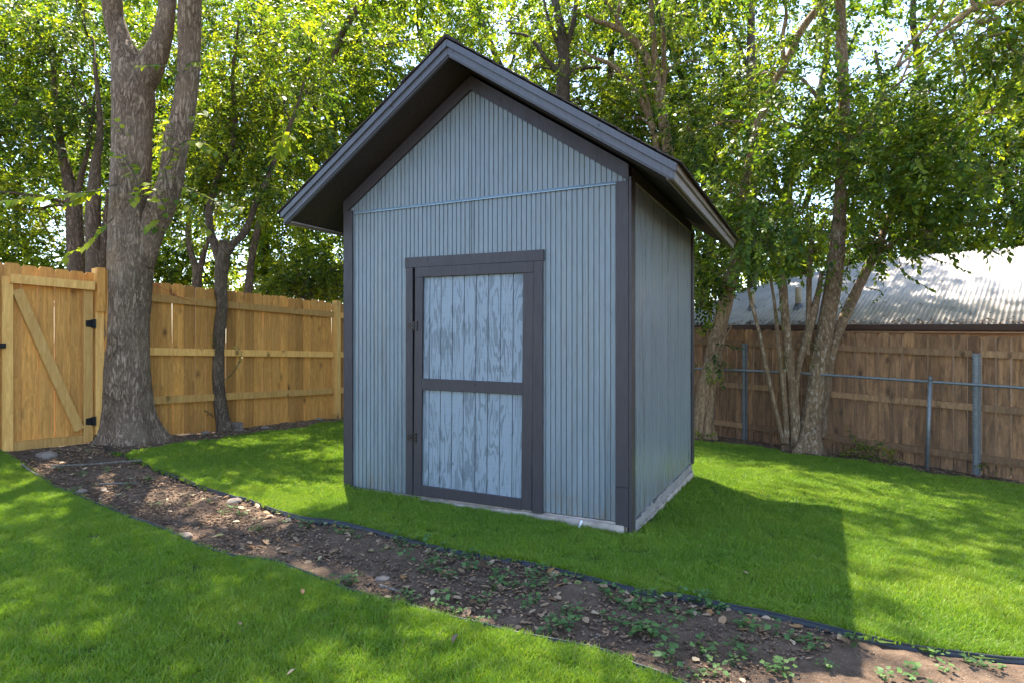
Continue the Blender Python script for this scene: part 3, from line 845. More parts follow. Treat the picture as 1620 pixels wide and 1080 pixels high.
# gate post beside the trunk
sp0 = fence_s(147)
gp = thing('gate_post', 'pine gate post built of stacked boards squeezed against the big tree trunk', 'post', (FO.x + FD.x * sp0, FO.y + FD.y * sp0, fence_gz(sp0)), fang)
bar('post', M['pine_rail'], 0.010, 0.098, -0.040, 0.05, 0.10, 1.90, gp)
bar('block', M['pine'], 0.004, 0.09, -0.082, -0.0415, 1.43, 1.905, gp)
bar('side_board', M['pine'], 0.1, 0.140, -0.075, 0.05, 0.10, 1.885, gp)
# fence that goes on left of the gate, out of the picture
lf2 = thing('wooden_fence', 'end of the golden pine fence left of the gate', 'fence', (FO.x + FD.x * (sg0 - 0.13), FO.y + FD.y * (sg0 - 0.13), fence_gz(sg0 - 0.13)), fang)
add_pickets(lf2, -1.7, -0.14, lambda s: 0.02 - 0.03 * s, PK, 0.0, 0.1435, 0.004)
mb = MB(); mb.box(-0.05, 0.04, -0.092, -0.002, -0.1, 1.80)
o = link('post', mb.mesh('post'), M['pine_rail'], lf2); o.location = (-0.02, 0, 0.0)
for za in (1.6, 0.98, 0.40):
    sloped_bar('rail', M['pine_rail'], lf2, -1.7, za + 0.05, -0.075, za, -0.040, -0.001, 0.088)

# ------------------------------------------------------------------ right fence, weathered
RO = Vector((3.489, 10.63)); RD = Vector((0.724, -0.690)).normalized()
rang = math.atan2(RD.y, RD.x)
RN = Vector((-RD.y, RD.x))                                # away from the yard
def rf_s(px, off=0.0):
    O = RO + RN * off
    t = (px - CX) / F
    return (t * O.y - O.x) / (RD.x - t * RD.y)
def rf_gz(s): return -0.36 - 0.0395 * s
rf = thing('wooden_fence', 'weathered brown dog-ear fence with three rails below the metal roof', 'fence', (RO.x, RO.y, 0), rang)
PO = [picket_mesh('picket', 1.83, w, 0.016, 0.028) for w in (0.134, 0.138, 0.141)]
for m_ in PO: m_.materials.append(M['oldwood'])
add_pickets(rf, -4.6, rf_s(1690), rf_gz, PO, 0.0, 0.1475, 0.006, 0.010, 0.004)
posts_s = [rf_s(1178, -0.05) - 2.52, rf_s(1178, -0.05), rf_s(1545, -0.05)]
posts_s.append(posts_s[2] + 2.45)
for a, b in zip(posts_s[:-1], posts_s[1:]):
    for (za, hh) in ((1.595, 0.088), (0.89, 0.088), (0.233, 0.09)):
        sloped_bar('rail', M['oldrail'], rf, a + 0.045, rf_gz(a) + za, b - 0.045, rf_gz(b) + za, -0.040, -0.001, hh)
def steel_post():
    mb = MB()
    mb.box(-0.045, -0.022, -0.046, -0.0415, 0, 1.62); mb.box(0.022, 0.045, -0.046, -0.0415, 0, 1.62)
    mb.box(-0.022, -0.018, -0.078, -0.0415, 0, 1.62); mb.box(0.018, 0.022, -0.078, -0.0415, 0, 1.62); mb.box(-0.0175, 0.0175, -0.080, -0.076, 0, 1.62)
    for k in range(38):
        z = 0.06 + k * 0.041
        for x in (-0.036, 0.036): mb.box(x - 0.004, x + 0.004, -0.0475, -0.0462, z, z + 0.014, 1)
    return mb.mesh('steel_post')
spm = steel_post()
for s in posts_s:
    o = link('steel_post', spm, [M['galv'], M['black']], rf); o.location = (s, 0, rf_gz(s) - 0.02)
# chain link fence in front of it
cl_f = thing('chain_link_fence', 'low galvanised chain link fence in front of the weathered wooden fence', 'fence', (RO.x, RO.y, 0), rang)
def cl_local(px, py, off=-0.33):
    s = rf_s(px, off); O = RO + RN * off + RD * s
    return Vector((s, off, CAMZ - (py - CY) / F * O.y))
rail_pts = [cl_local(*p) for p in ((1040, 579), (1095, 582), (1230, 588), (1316, 593), (1420, 600), (1620, 613), (1720, 620))]
rp_ = catmull([tuple(p) for p in rail_pts], 4)
V, Qd = tube_arrays(rp_, np.full(len(rp_), 0.019), 10)
link('top_rail', tubes_mesh('top_rail', [(V, Qd)]), M['galv'], cl_f)
for (t_, b_) in (((1132.5, 578), (1126, 691)), ((1472, 599), (1466, 746)), ((1030, 574), (1030, 670))):
    a, b = cl_local(*t_), cl_local(*b_); a.y -= 0.012; b.y -= 0.012
    mb = MB(); mb.cyl(b - Vector((0, 0, .05)), a, 0.027, n=12); mb.cyl(a - Vector((0, 0, 0.012)), a + Vector((0, 0, 0.02)), 0.031, n=12); mb.cyl(a + Vector((0, 0, 0.018)), a + Vector((0, 0, 0.045)), 0.026, 0.006, n=12)
    link('post', mb.mesh('post', True), M['galv'], cl_f)
# woven wires
wires = []
def rail_z(s):
    return float(np.interp(s, [p.x for p in rail_pts], [p.z for p in rail_pts]))
step = 0.0775
s_lo, s_hi = rail_pts[1].x - 0.2, rail_pts[-1].x - 0.05
Hm = 1.12
wv, wq = [], []; wb = 0
def add_wire(pts, r=0.0015):
    global wb
    V, Qd = tube_arrays(np.array(pts), np.full(len(pts), r), 3)
    wv.append(V); wq.append(Qd + wb); wb += len(V)
for d in (1, -1):
    s = s_lo - Hm
    while s < s_hi + Hm:
        pts = []
        for k in range(13):
            h = k / 12 * Hm; ss = s + d * h * 0.98
            if s_lo <= ss <= s_hi:
                pts.append((ss, -0.33 + d * 0.003 + 0.014 * math.sin(ss * 2.3), rail_z(ss) - Hm - 0.02 + h))
        if len(pts) > 1: add_wire(pts)
        s += step
link('wire_mesh', mesh_np('wire_mesh', np.concatenate(wv), np.concatenate(wq).ravel(), np.full(sum(len(q) for q in wq), 4)), M['wire'], cl_f, kind='stuff')

# ------------------------------------------------------------------ neighbour's house with a corrugated roof
HO = RO + RN * 1.05
hs = lambda px: rf_s(px, 1.05)
def h_eave_z(s): return 1.555 - 0.0155 * s
house = thing('house', 'neighbouring tan house with white corrugated metal roof and brown gutter', 'house', (HO.x, HO.y, 0), rang)
sA, sB = hs(1075), hs(1760)
slope = 0.456
def roof_top_len(s):
    # upper outline of the roof: a hip on the far end that climbs to the ridge
    return float(np.interp(s, [sA, sA + 0.5, sA + 1.8, sA + 3.0, sB + 1], [0.8, 1.6, 2.5, 3.0, 3.3]))
pitchc = 0.0675; nper = 10; sheet_w = pitchc * nper
k = 0; s = sA
while s < sB:
    cols = np.linspace(s, s + sheet_w + pitchc * 0.5, nper * 8 + 5)
    hgt = 0.009 * np.cos(2 * np.pi * (cols - sA) / pitchc) + (0.003 if k % 2 else 0.0)
    V = []
    for r in range(2):
        for c_, hz in zip(cols, hgt):
            L = -0.06 if r == 0 else roof_top_len(c_)
            V.append((c_, L, h_eave_z(c_) + 0.012 + L * slope + hz))
    n = len(cols)
    top = [(x, y, z - 0.0015) for x, y, z in V]
    Fs = [(i, i + 1, i + 1 + n, i + n) for i in range(n - 1)]
    me = mesh_py('roof_sheet', V, Fs, True)
    o = link('roof_sheet', me, M['metalroof'], house)
    md = o.modifiers.new('t', 'SOLIDIFY'); md.thickness = 0.0012; md.offset = -1
    s += sheet_w; k += 1
mb = MB(); mb.prism_x([(-0.075, -0.095), (-0.155, -0.085), (-0.165, -0.012), (-0.165, 0.0), (-0.155, 0.0), (-0.150, -0.08), (-0.080, -0.088), (-0.078, 0.0), (-0.07, 0.0)], 0, sB - sA)
o = link('gutter', mb.mesh('gutter'), M['gutter'], house); o.location = (sA, 0, h_eave_z(sA) - 0.004); o.rotation_euler = (0, math.atan(0.0155), 0)
mb = MB(); mb.box(0, sB - sA, 0.35, 0.5, -2.3, 0.06)
o = link('wall', mb.mesh('wall'), M['stucco'], house); o.location = (sA, 0, 1.48)
mb = MB(); mb.box(0, sB - sA, -0.06, 0.6, -0.13, -0.115)
o = link('eave_soffit', mb.mesh('eave_soffit'), M['stucco'], house); o.location = (sA, 0, h_eave_z(sA)); o.rotation_euler = (0, math.atan(0.0155), 0)
# the pipes on the roof
for (px, py, h_) in ((1263, 486, 0.36), (1190, 488, 0.34)):
    # walk up the roof plane to the pixel
    best = None
    for L in np.linspace(0, 5, 400):
        for _ in (0,):
            O = HO + RN * L; t = (px - CX) / F
            ss = (t * O.y - O.x) / (RD.x - t * RD.y)
            P = O + RD * ss; z = h_eave_z(ss) + 0.02 + L * slope
            e = abs(CY - (z - CAMZ) * F / P.y - py)
            if best is None or e < best[0]: best = (e, ss, L, z)
    _, ss, L, z = best
    mb = MB(); mb.cyl((0, 0, -0.05), (0, 0, h_), 0.055, n=12)
    o = link('vent_pipe', mb.mesh('vent_pipe', True), M['pvc'], house); o.location = (ss, L, z)
    mb = MB(); mb.cyl((0, 0, -0.06), (0, 0, 0.07), 0.105, 0.058, n=10); mb.cyl((-0.02, -0.09, -0.06), (0.01, -0.08, -0.02), 0.07, 0.04, n=7)
    b_ = link('boot', mb.mesh('boot'), M['lead'], o)

# ------------------------------------------------------------------ foliage machinery
LF_V = np.array([(0, 0, 0), (0.42, 0.27, 0.035), (0.45, 0, -0.02), (0.42, -0.27, 0.035), (1.0, 0, -0.07)])   # folded leaf, unit length along x
LF_F = np.array([(0, 2, 1), (0, 3, 2), (1, 2, 4), (2, 3, 4)])
LS_V = np.array([(0, 0, 0), (0.45, 0.29, 0.05), (0.45, -0.29, 0.05), (1.0, 0, -0.06)])                                     # two-face leaf for the far trees
LS_F = np.array([(0, 3, 1), (0, 2, 3)])
def rot_from(x, z):
    """rows of unit vectors x and approximate z -> rotation matrices (N,3,3) with columns x, y, z"""
    x = x / (np.linalg.norm(x, axis=-1, keepdims=True) + 1e-9)
    y = np.cross(z, x); y /= (np.linalg.norm(y, axis=-1, keepdims=True) + 1e-9)
    z = np.cross(x, y)
    return np.stack([x, y, z], -1)
def make_spray(n, length, leaf, rng, T=None):
    T = LF_V if T is None else T
    """twig along +x with alternate leaves. returns leaf verts (n*5,3) and twig path"""
    t = np.linspace(0.12, 1.0, n)
    path = np.c_[t * length, 0.06 * length * np.sin(t * 3 + rng.uniform(0, 6)), -0.22 * length * t ** 2]
    side = np.where(np.arange(n) % 2 == 0, 1.0, -1.0)
    angs = rng.uniform(0.6, 1.15, n) * side
    angs[-1] = 0
    d = np.c_[np.cos(angs), np.sin(angs), rng.uniform(-0.75, 0.1, n)]
    up = np.c_[rng.normal(0, 0.38, n), rng.normal(0, 0.38, n), np.ones(n)]
    R = rot_from(d, up)
    sc = leaf * rng.uniform(0.65, 1.15, n)
    V = np.einsum('nij,kj->nki', R, T) * sc[:, None, None] + path[:, None, :]
    return V.reshape(-1, 3), np.array([(0, 0, 0), tuple(path[n // 2]), tuple(path[-1])])
class Foliage:
    def __init__(s, cheap=False):
        s.V = []; s.tint = []; s.tw = []; s.T, s.F = (LS_V, LS_F) if cheap else (LF_V, LF_F)
    def sprays(s, P, D, U, leaf, length, nleaf, rng, tint0=0.45, tvar=0.25, nvar=8):
        """P positions, D directions, U up hints"""
        if len(P) == 0: return
        var = [make_spray(nleaf, length, leaf, rng, s.T) for _ in range(nvar)]
        pick = rng.integers(0, nvar, len(P)); R = rot_from(D, U); sc = rng.uniform(0.75, 1.2, len(P))
        for k in range(nvar):
            m = pick == k
            if not m.any(): continue
            V = np.einsum('nij,kj->nki', R[m], var[k][0]) * sc[m][:, None, None] + P[m][:, None, :]
            s.V.append(V.reshape(-1, 3))
            base = rng.normal(tint0, tvar * 1.0, m.sum())[:, None] + rng.normal(0, tvar, (m.sum(), nleaf))
            s.tint.append(np.clip(base, 0, 1).ravel())
            W = np.einsum('nij,kj->nki', R[m], var[k][1]) * sc[m][:, None, None] + P[m][:, None, :]
            s.tw.append(W)
    def leaf_mesh(s, name):
        k = len(s.T); V = np.concatenate(s.V); n = len(V) // k
        Fq = (s.F[None] + (np.arange(n) * k)[:, None, None]).reshape(-1, 3)
        me = mesh_np(name, V, Fq.ravel(), np.full(len(Fq), 3))
        a = me.attributes.new('tint', 'FLOAT', 'FACE'); a.data.foreach_set('value', np.repeat(np.concatenate(s.tint), len(s.F)).astype(np.float32))
        return me
    def twig_mesh(s, name, r=0.0035):
        W = np.concatenate(s.tw); n = len(W)
        off = np.array([(0, r, 0), (0, -r * .5, r * .87), (0, -r * .5, -r * .87)])
        tap = np.array([1.0, 0.7, 0.3])
        V = W[:, :, None, :] + off[None, None] * tap[None, :, None, None]
        V = V.reshape(-1, 3)
        q = []
        for a in (0, 1):
            for j in range(3):
                q.append((a * 3 + j, a * 3 + (j + 1) % 3, a * 3 + 3 + (j + 1) % 3, a * 3 + 3 + j))
        Qd = (np.array(q)[None] + (np.arange(n) * 9)[:, None, None]).reshape(-1, 4)
        return mesh_np(name, V, Qd.ravel(), np.full(len(Qd), 4))

def px_path(pts, Y):
    """[(px, py[, depth offset])] -> world points"""
    return [at(p[0], p[1], Y + (p[2] if len(p) > 2 else 0.0)) for p in pts]

def tree(name, label, Y, stems, clumps, bark, leafmat, leaf=0.08, length=0.36, nleaf=13, tint=0.45, tvar=0.25, seed=0, cat='tree', group=None,
         rough=0.012, flare=None, nseg=12, gap=-0.15, gapscale=1.1, limbs=True, sub=6, droop=0.35, twigs=True, limb_r=0.035, dense=2.5, cheap=False):
    """stems: list of (pixel polyline, pixel widths); clumps: (px, py, rx_px, ry_px, dY, depth_radius_m, sprays)"""
    rng = np.random.default_rng(seed)
    W = []
    for pts, wid in stems:
        P = px_path(pts, Y); W.append((P, [w * 0.5 * p.y / F for w, p in zip(wid, P)]))
    base = W[0][0][0].copy()
    base.z = float(ground_z(base.x, base.y))
    root = thing(name, label, cat, base, 0, group)
    b = np.array(base)
    all_pts, all_r = [], []
    for k, (P, R) in enumerate(W):
        path = catmull([tuple(p) for p in P], sub); rad = np.interp(np.linspace(0, len(P) - 1, len(path)), range(len(P)), R)
        dens = flare is not None and k == 0
        if dens:
            path = catmull([tuple(p) for p in P], sub * 5); rad = np.interp(np.linspace(0, len(P) - 1, len(path)), range(len(P)), R)
        all_pts.append(path); all_r.append(rad)
        lob = None
        if dens:
            ph = rng.uniform(0, 6.28, 4)
            def lob(t, th, f=flare, zz=path[:, 2] - base.z):
                e = np.exp(-np.maximum(zz, 0) / f[1])[:, None]
                L = 0.5 + 0.5 * np.cos(f[2] * th[None, :] + ph[0]) * 0.8 + 0.25 * np.cos((f[2] + 2) * th[None, :] + ph[1])
                return 1 + f[0] * e * np.clip(L, 0.1, 2)
        V, Qd = tube_arrays(path - b, rad, 56 if dens else nseg, rough if rad.max() > 0.05 else rough * 0.4, 9.0 if dens else 7.0, seed + k, 0.22, lob)
        link('trunk' if k == 0 else 'stem', tubes_mesh('trunk', [(V, Qd)]), bark, root)
    AP = np.concatenate(all_pts); AR = np.concatenate(all_r)
    fo = Foliage(cheap); lt = []
    for (px, py, rx, ry, dY, dr, n) in clumps:
        n = int(n * (dense if py > -60 else 2.0))
        Yc = Y + dY; c = np.array(at(px, py, Yc)); R3 = np.array([rx * Yc / F, dr, ry * Yc / F])
        d = rng.normal(0, 1, (n * 3, 3)); d /= np.linalg.norm(d, axis=1)[:, None]
        r = rng.uniform(0, 1, n * 3) ** (1 / 2.3)
        P = c + d * r[:, None] * R3
        g = vnoise(P * gapscale + seed * 3.1, 31) + 0.5 * vnoise(P * gapscale * 2.7, 33)
        P_ok = (g > gap)
        idx = np.where(P_ok)[0][:n]
        P = P[idx]; dd = d[idx]
        P = P[P[:, 2] > ground_z(P[:, 0], P[:, 1]) + 0.35]; dd = dd[:len(P)]
        D = dd * np.array([1, 1, 0.5]) + rng.normal(0, 0.7, (len(P), 3)) + np.array([0, 0, -droop])
        U = np.c_[rng.normal(0, 0.35, len(P)), rng.normal(0, 0.35, len(P)), np.ones(len(P))]
        fo.sprays(P - b, D, U, leaf, length, nleaf, rng, tint + rng.normal(0, 0.06), tvar)
        if limbs:
            # a limb from the nearest lower point of the stems into the clump, with a few forks
            dist = np.linalg.norm(AP - c, axis=1) + np.maximum(0, AP[:, 2] - c[2] + 0.2) * 2.0
            i = int(np.argmin(dist)); p0 = AP[i]; L = np.linalg.norm(c - p0)
            if L > 0.25:
                r0 = min(limb_r, AR[i] * 0.6)
                mid = 0.5 * (p0 + c) + np.array([0, 0, 0.15 * L]) + rng.normal(0, 0.08 * L, 3)
                pth = catmull([p0, mid, c], 6)
                lt.append(tube_arrays(pth - b, np.linspace(r0, r0 * 0.4, len(pth)), 6))
            for k in range(4):
                e = c + (rng.normal(0, 0.5, 3)) * R3
                m2 = 0.5 * (c + e) + rng.normal(0, 0.1, 3) + np.array([0, 0, 0.1])
                q = catmull([p0 if L <= 0.25 else pth[-3 - k % 3], m2, e], 4)
                lt.append(tube_arrays(q - b, np.linspace(limb_r * 0.4, 0.005, len(q)), 5))
    if lt:
        link('limbs', tubes_mesh('limbs', lt), bark, root, kind='stuff')
    if fo.V:
        link('crown', fo.leaf_mesh('crown'), leafmat, root)
        if twigs: link('twigs', fo.twig_mesh('twigs'), bark, root, kind='stuff')
    return root

def sprig(root, pts, Y, leaf, leafmat, bark, seed=0, spacing=0.05, tint=0.6):
    """single leafy shoot following a pixel polyline; parts of the given tree"""
    rng = np.random.default_rng(seed); b = np.array(root.location)
    path = catmull([tuple(p) for p in px_path(pts, Y)], 8)
    seg = np.r_[0, np.cumsum(np.linalg.norm(np.diff(path, axis=0), axis=1))]
    n = max(4, int(seg[-1] / spacing)); ss = np.linspace(seg[-1] * 0.12, seg[-1], n)
    P = np.stack([np.interp(ss, seg, path[:, k]) for k in range(3)], -1)
    Tn = np.gradient(P, axis=0); Tn /= np.linalg.norm(Tn, axis=1)[:, None]
    side = np.cross(Tn, np.array([0, -0.5, 1.0])); side /= np.linalg.norm(side, axis=1)[:, None]
    sg = np.where(np.arange(n) % 2 == 0, 1.0, -1.0)[:, None]
    D = Tn * 0.5 + side * sg * 0.9 + np.c_[rng.normal(0, .2, n), rng.normal(0, .2, n), rng.uniform(-0.8, 0.0, n)]
    U = np.c_[rng.normal(0, 0.4, n), rng.normal(-0.5, 0.4, n), np.ones(n)]
    R = rot_from(D, U); sc = leaf * rng.uniform(0.7, 1.15, n)
    V = (np.einsum('nij,kj->nki', R, LF_V * np.array([1, 1.15, 1])) * sc[:, None, None] + P[:, None, :] - b).reshape(-1, 3)
    fo = Foliage(); fo.V = [V]; fo.tint = [np.clip(rng.normal(tint, 0.2, n), 0, 1)]
    o = link('shoot', tubes_mesh('shoot', [tube_arrays(path - b, np.linspace(0.007, 0.002, len(path)), 5)]), bark, root)
    link('leaves', fo.leaf_mesh('leaves'), leafmat, o)

LG, LM, LD = M['leaf_lime'], M['leaf_green'], M['leaf_dark']
# --- big tree by the gate; its high crown spreads over the yard (above the frame) and dapples the lawn
big = tree('big_tree', 'big grey-barked tree with forked trunk standing beside the gate', 6.95,
    [([(206, 712), (205, 690), (202, 640), (200, 550), (203, 470), (207, 400), (206, 330), (208, 260), (211, 200), (212, 150), (206, 110), (192, 70), (180, 30), (176, -20), (165, -150, .3), (130, -330, .6)],
      [80.0, 76.6, 69.6, 64.4, 62.6, 66.1, 57.4, 55.7, 55.7, 60.9, 52.2, 33.1, 28.7, 27.8, 22.6, 12.2]),
     ([(212, 165), (226, 125), (243, 95), (256, 60), (264, 20), (268, -30), (300, -180, -.6), (420, -360, -1.2)], [34.8, 41.8, 38.3, 31.3, 26.1, 24.4, 19.1, 8.7]),
     ([(224, 420), (236, 370), (250, 340), (268, 295), (276, 250), (282, 215), (291, 178), (297, 120), (299, 60), (301, 0), (310, -90), (340, -220, -.4), (420, -420, -.8)], [34.8, 40.0, 40.0, 36.5, 34.8, 34.8, 34.8, 34.8, 33.1, 33.1, 29.6, 22.6, 10.4])],
    [(60, -160, 260, 110, 0.5, 1.5, 190), (330, -220, 240, 110, -0.8, 1.3, 150), (560, -260, 200, 100, -1.6, 1.2, 90),
     (-160, -330, 260, 130, -1.0, 1.4, 120), (250, -430, 260, 130, 0.0, 1.6, 160), (700, -330, 220, 110, 0.8, 1.3, 100), (480, -560, 240, 120, 0.5, 1.4, 80)],
    M['bark_big'], LM, 0.085, 0.42, 14, 0.5, 0.22, 21, rough=0.014, flare=(0.5, 0.16, 5), nseg=28, gap=-0.05, limb_r=0.05)
for k, (pts, Y, lf_) in enumerate([
        ([(172, 300), (140, 304), (100, 306), (60, 312), (0, 318), (-30, 322)], 6.55, 0.105),
        ([(185, 292), (150, 300), (118, 318), (92, 330)], 6.6, 0.105),
        ([(180, 345), (160, 362), (135, 388), (112, 398), (98, 412)], 6.55, 0.09),
        ([(238, 330), (222, 300), (205, 262), (188, 244), (176, 240)], 6.5, 0.10), ([(250, 345), (262, 330), (240, 300), (222, 300), (212, 318)], 6.45, 0.10),
        ([(268, 300), (262, 270), (275, 240), (262, 225), (255, 190)], 6.6, 0.10), ([(255, 345), (240, 352), (235, 358), (250, 362)], 6.5, 0.10),
        ([(280, 120), (262, 105), (240, 102), (225, 104)], 6.6, 0.085), ([(290, 115), (300, 100), (320, 98), (345, 96)], 6.6, 0.085),
        ([(300, 185), (312, 180), (330, 172)], 6.6, 0.09), ([(282, 230), (300, 222), (318, 226), (340, 240)], 6.6, 0.09),
        ([(285, 290), (320, 310), (350, 322), (380, 330)], 6.6, 0.085), ([(198, 215), (188, 200), (180, 190)], 6.5, 0.085),
        ([(272, 310), (300, 330), (312, 348), (330, 365)], 6.6, 0.08), ([(450, 200), (448, 215), (440, 232), (436, 248)], 6.9, 0.13), ([(460, 205), (455, 225), (447, 240)], 6.9, 0.12)]):
    sprig(big, pts, Y, lf_ * 1.25, M['leaf_lime'] if k in (0, 1, 2, 3, 14, 15) else LM, M['bark_far'], 50 + k, 0.032, 0.75)

# --- thin dark tree in front of the pine fence
small = tree('small_tree', 'slender dark crooked tree growing in front of the pine fence', 8.0,
    [([(356, 682), (351, 660), (346, 610), (345, 560), (347, 520), (351, 485), (349, 455), (351, 425), (354, 400), (354, 380)], [27, 21, 18, 17, 17, 16, 17, 19, 18, 12]),
     ([(352, 430), (342, 395), (332, 365), (331, 330), (340, 295), (352, 262), (366, 235), (372, 190), (368, 120), (380, 20)], [15, 13, 12, 11, 10, 9, 8, 7, 5, 3]),
     ([(352, 410), (368, 388), (384, 372), (396, 348), (404, 325), (420, 290), (440, 240), (470, 170), (490, 90)], [16, 13, 11, 9, 8, 7, 6, 5, 3])],
    [(345, 200, 90, 90, 0.1, 0.7, 130), (440, 170, 90, 100, 0.2, 0.7, 120), (400, 290, 80, 60, 0.3, 0.6, 90), (420, 60, 110, 80, 0.3, 0.8, 110), (330, 330, 50, 50, .4, .5, 40)],
    M['bark_dark'], LM, 0.07, 0.32, 12, 0.5, 0.25, 31, rough=0.012, nseg=16, gap=-0.1, limb_r=0.02)
sprig(small, [(350, 600), (360, 597), (375, 580), (382, 560), (376, 548)], 7.85, 0.05, LM, M['bark_dark'], 71, 0.03)
sprig(small, [(345, 560), (340, 545), (336, 530)], 7.85, 0.05, LM, M['bark_dark'], 72, 0.03)
sprig(small, [(338, 660), (330, 652), (322, 648), (312, 650)], 7.85, 0.06, LD, M['bark_dark'], 73, 0.03)

# --- multi-stemmed tree at the weathered fence
multi = tree('multi_stem_tree', 'multi-stemmed tree with pale-patched trunk against the weathered fence', 9.25,
    [([(1274, 722), (1277, 705), (1281, 680), (1288, 630), (1298, 570), (1308, 510), (1318, 450), (1324, 400), (1328, 340), (1331, 280), (1335, 220), (1335, 150), (1332, 90), (1330, 30), (1328, -40), (1320, -160)],
      [44, 42, 34, 29, 26, 25, 25, 24, 19, 17, 17, 17, 16, 15, 14, 9]),
     ([(1300, 690), (1303, 640), (1310, 590), (1320, 545), (1337, 500), (1356, 460), (1372, 425), (1388, 395), (1405, 350), (1430, 290), (1470, 220)], [13, 16, 15, 17, 17, 16, 14, 13, 10, 8, 5]),
     ([(1258, 705), (1255, 650), (1251, 600), (1246, 540), (1240, 480), (1236, 440), (1226, 405), (1212, 380)], [14, 14, 13, 14, 13, 12, 10, 7]),
     ([(1264, 690), (1259, 625), (1266, 570), (1277, 530), (1288, 490), (1296, 455), (1300, 430)], [9, 9, 11, 12, 11, 9, 6]),
     ([(1239, 700), (1228, 650), (1214, 590), (1202, 530), (1192, 490), (1183, 455)], [7, 7, 6.5, 6, 6, 4]),
     ([(1246, 690), (1240, 630), (1234, 570), (1229, 520), (1225, 480), (1219, 440)], [7, 8, 7, 6, 5, 4]),
     ([(1244, 700), (1243, 660), (1240, 610), (1241, 582)], [8, 8, 7, 6]),
     ([(1277, 560), (1279, 500), (1280, 450), (1282, 410), (1284, 370)], [8, 8, 7.5, 7, 5]),
     ([(1312, 600), (1318, 575), (1325, 560)], [9, 7, 2]),
     ([(1330, 200), (1290, 150), (1262, 120), (1230, 112)], [7, 6, 4, 3]), ([(1334, 230), (1370, 190), (1400, 150), (1440, 120)], [7, 6, 5, 3])],
    [(1240, 310, 110, 90, 0.0, 0.9, 110), (1180, 320, 70, 90, 0.3, 0.6, 60), (1330, 300, 120, 100, -0.1, 0.9, 120), (1430, 290, 120, 70, -0.6, 0.9, 120), (1230, 200, 120, 80, 0.2, 0.9, 90),
     (1400, 200, 130, 90, -0.3, 0.9, 110), (1530, 260, 120, 75, -1.0, 0.9, 120), (1330, 110, 130, 80, 0.0, 0.9, 70), (1480, 140, 130, 80, -0.6, 0.9, 90), (1590, 180, 100, 100, -1.3, 0.8, 90), (1590, 285, 90, 65, -1.4, 0.8, 80),
     (1215, 395, 60, 45, -0.2, 0.6, 50), (1400, 382, 55, 25, -0.5, 0.6, 24), (1470, 365, 80, 20, -0.8, 0.5, 18), (1340, 395, 40, 40, -0.2, 0.4, 20), (1580, 352, 60, 18, -1.2, 0.5, 10),
     (1150, -150, 220, 130, -0.3, 1.4, 200), (1000, -300, 240, 110, -0.8, 1.3, 100), (1230, -420, 240, 120, -0.5, 1.3, 80), (1300, -140, 220, 120, 0.0, 1.4, 190), (1600, -140, 220, 120, -1.2, 1.4, 190)],
    M['bark_tan'], LD, 0.095, 0.38, 12, 0.55, 0.24, 41, dense=1.6, rough=0.010, flare=(0.8, 0.12, 5), nseg=16, gap=-0.25, limb_r=0.022)
for k, pts in enumerate([[(1400, 400), (1430, 430), (1455, 448), (1475, 458)], [(1440, 390), (1480, 410), (1510, 420), (1532, 430)], [(1560, 380), (1570, 395), (1585, 405)],
                         [(1246, 590), (1243, 570), (1240, 550)], [(1280, 590), (1284, 570), (1290, 548), (1284, 540)], [(1320, 430), (1332, 455), (1345, 470), (1340, 490)], [(1322, 470), (1330, 480), (1336, 500)],
                         [(1370, 455), (1395, 462), (1380, 480)], [(1240, 470), (1230, 500), (1240, 520)]]):
    sprig(multi, pts, 8.9 if k > 2 else 8.3, 0.085 if k < 3 else 0.055, LD if k < 3 else LM, M['bark_tan'], 90 + k, 0.03, 0.5)

# --- leaning pair right behind the shed
lean = tree('leaning_tree', 'leaning brown tree rising behind the right side of the shed', 10.1,
    [([(1098, 700), (1103, 670), (1112, 620), (1124, 570), (1138, 515), (1150, 470), (1160, 430), (1166, 395), (1170, 345), (1180, 290), (1192, 230), (1202, 190), (1222, 140), (1245, 95), (1270, 45), (1300, 5), (1330, -40)],
      [24, 22, 22, 22, 22, 22, 20, 19, 18, 17, 15, 13, 12, 11, 11, 10, 6]),
     ([(1116, 700), (1120, 660), (1126, 610), (1134, 565), (1145, 520), (1154, 480)], [18, 16, 15, 14, 11, 6]),
     ([(1130, 695), (1124, 670), (1126, 640)], [14, 11, 5]), ([(1240, 105), (1238, 60), (1244, 20), (1235, -20)], [7, 6, 5, 4])],
    [(1110, 430, 40, 70, 0.2, 0.6, 60), (1150, 300, 60, 90, 0.3, 0.8, 90), (1120, 200, 80, 90, 0.6, 0.9, 100), (1200, 120, 80, 70, 0.5, 0.9, 70), (1130, 560, 25, 50, -0.3, 0.3, 4), (1290, 30, 60, 60, 0.3, 0.8, 30)],
    M['bark_lean'], LM, 0.085, 0.36, 12, 0.45, 0.26, 47, rough=0.014, nseg=16, gap=-0.2, limb_r=0.025)

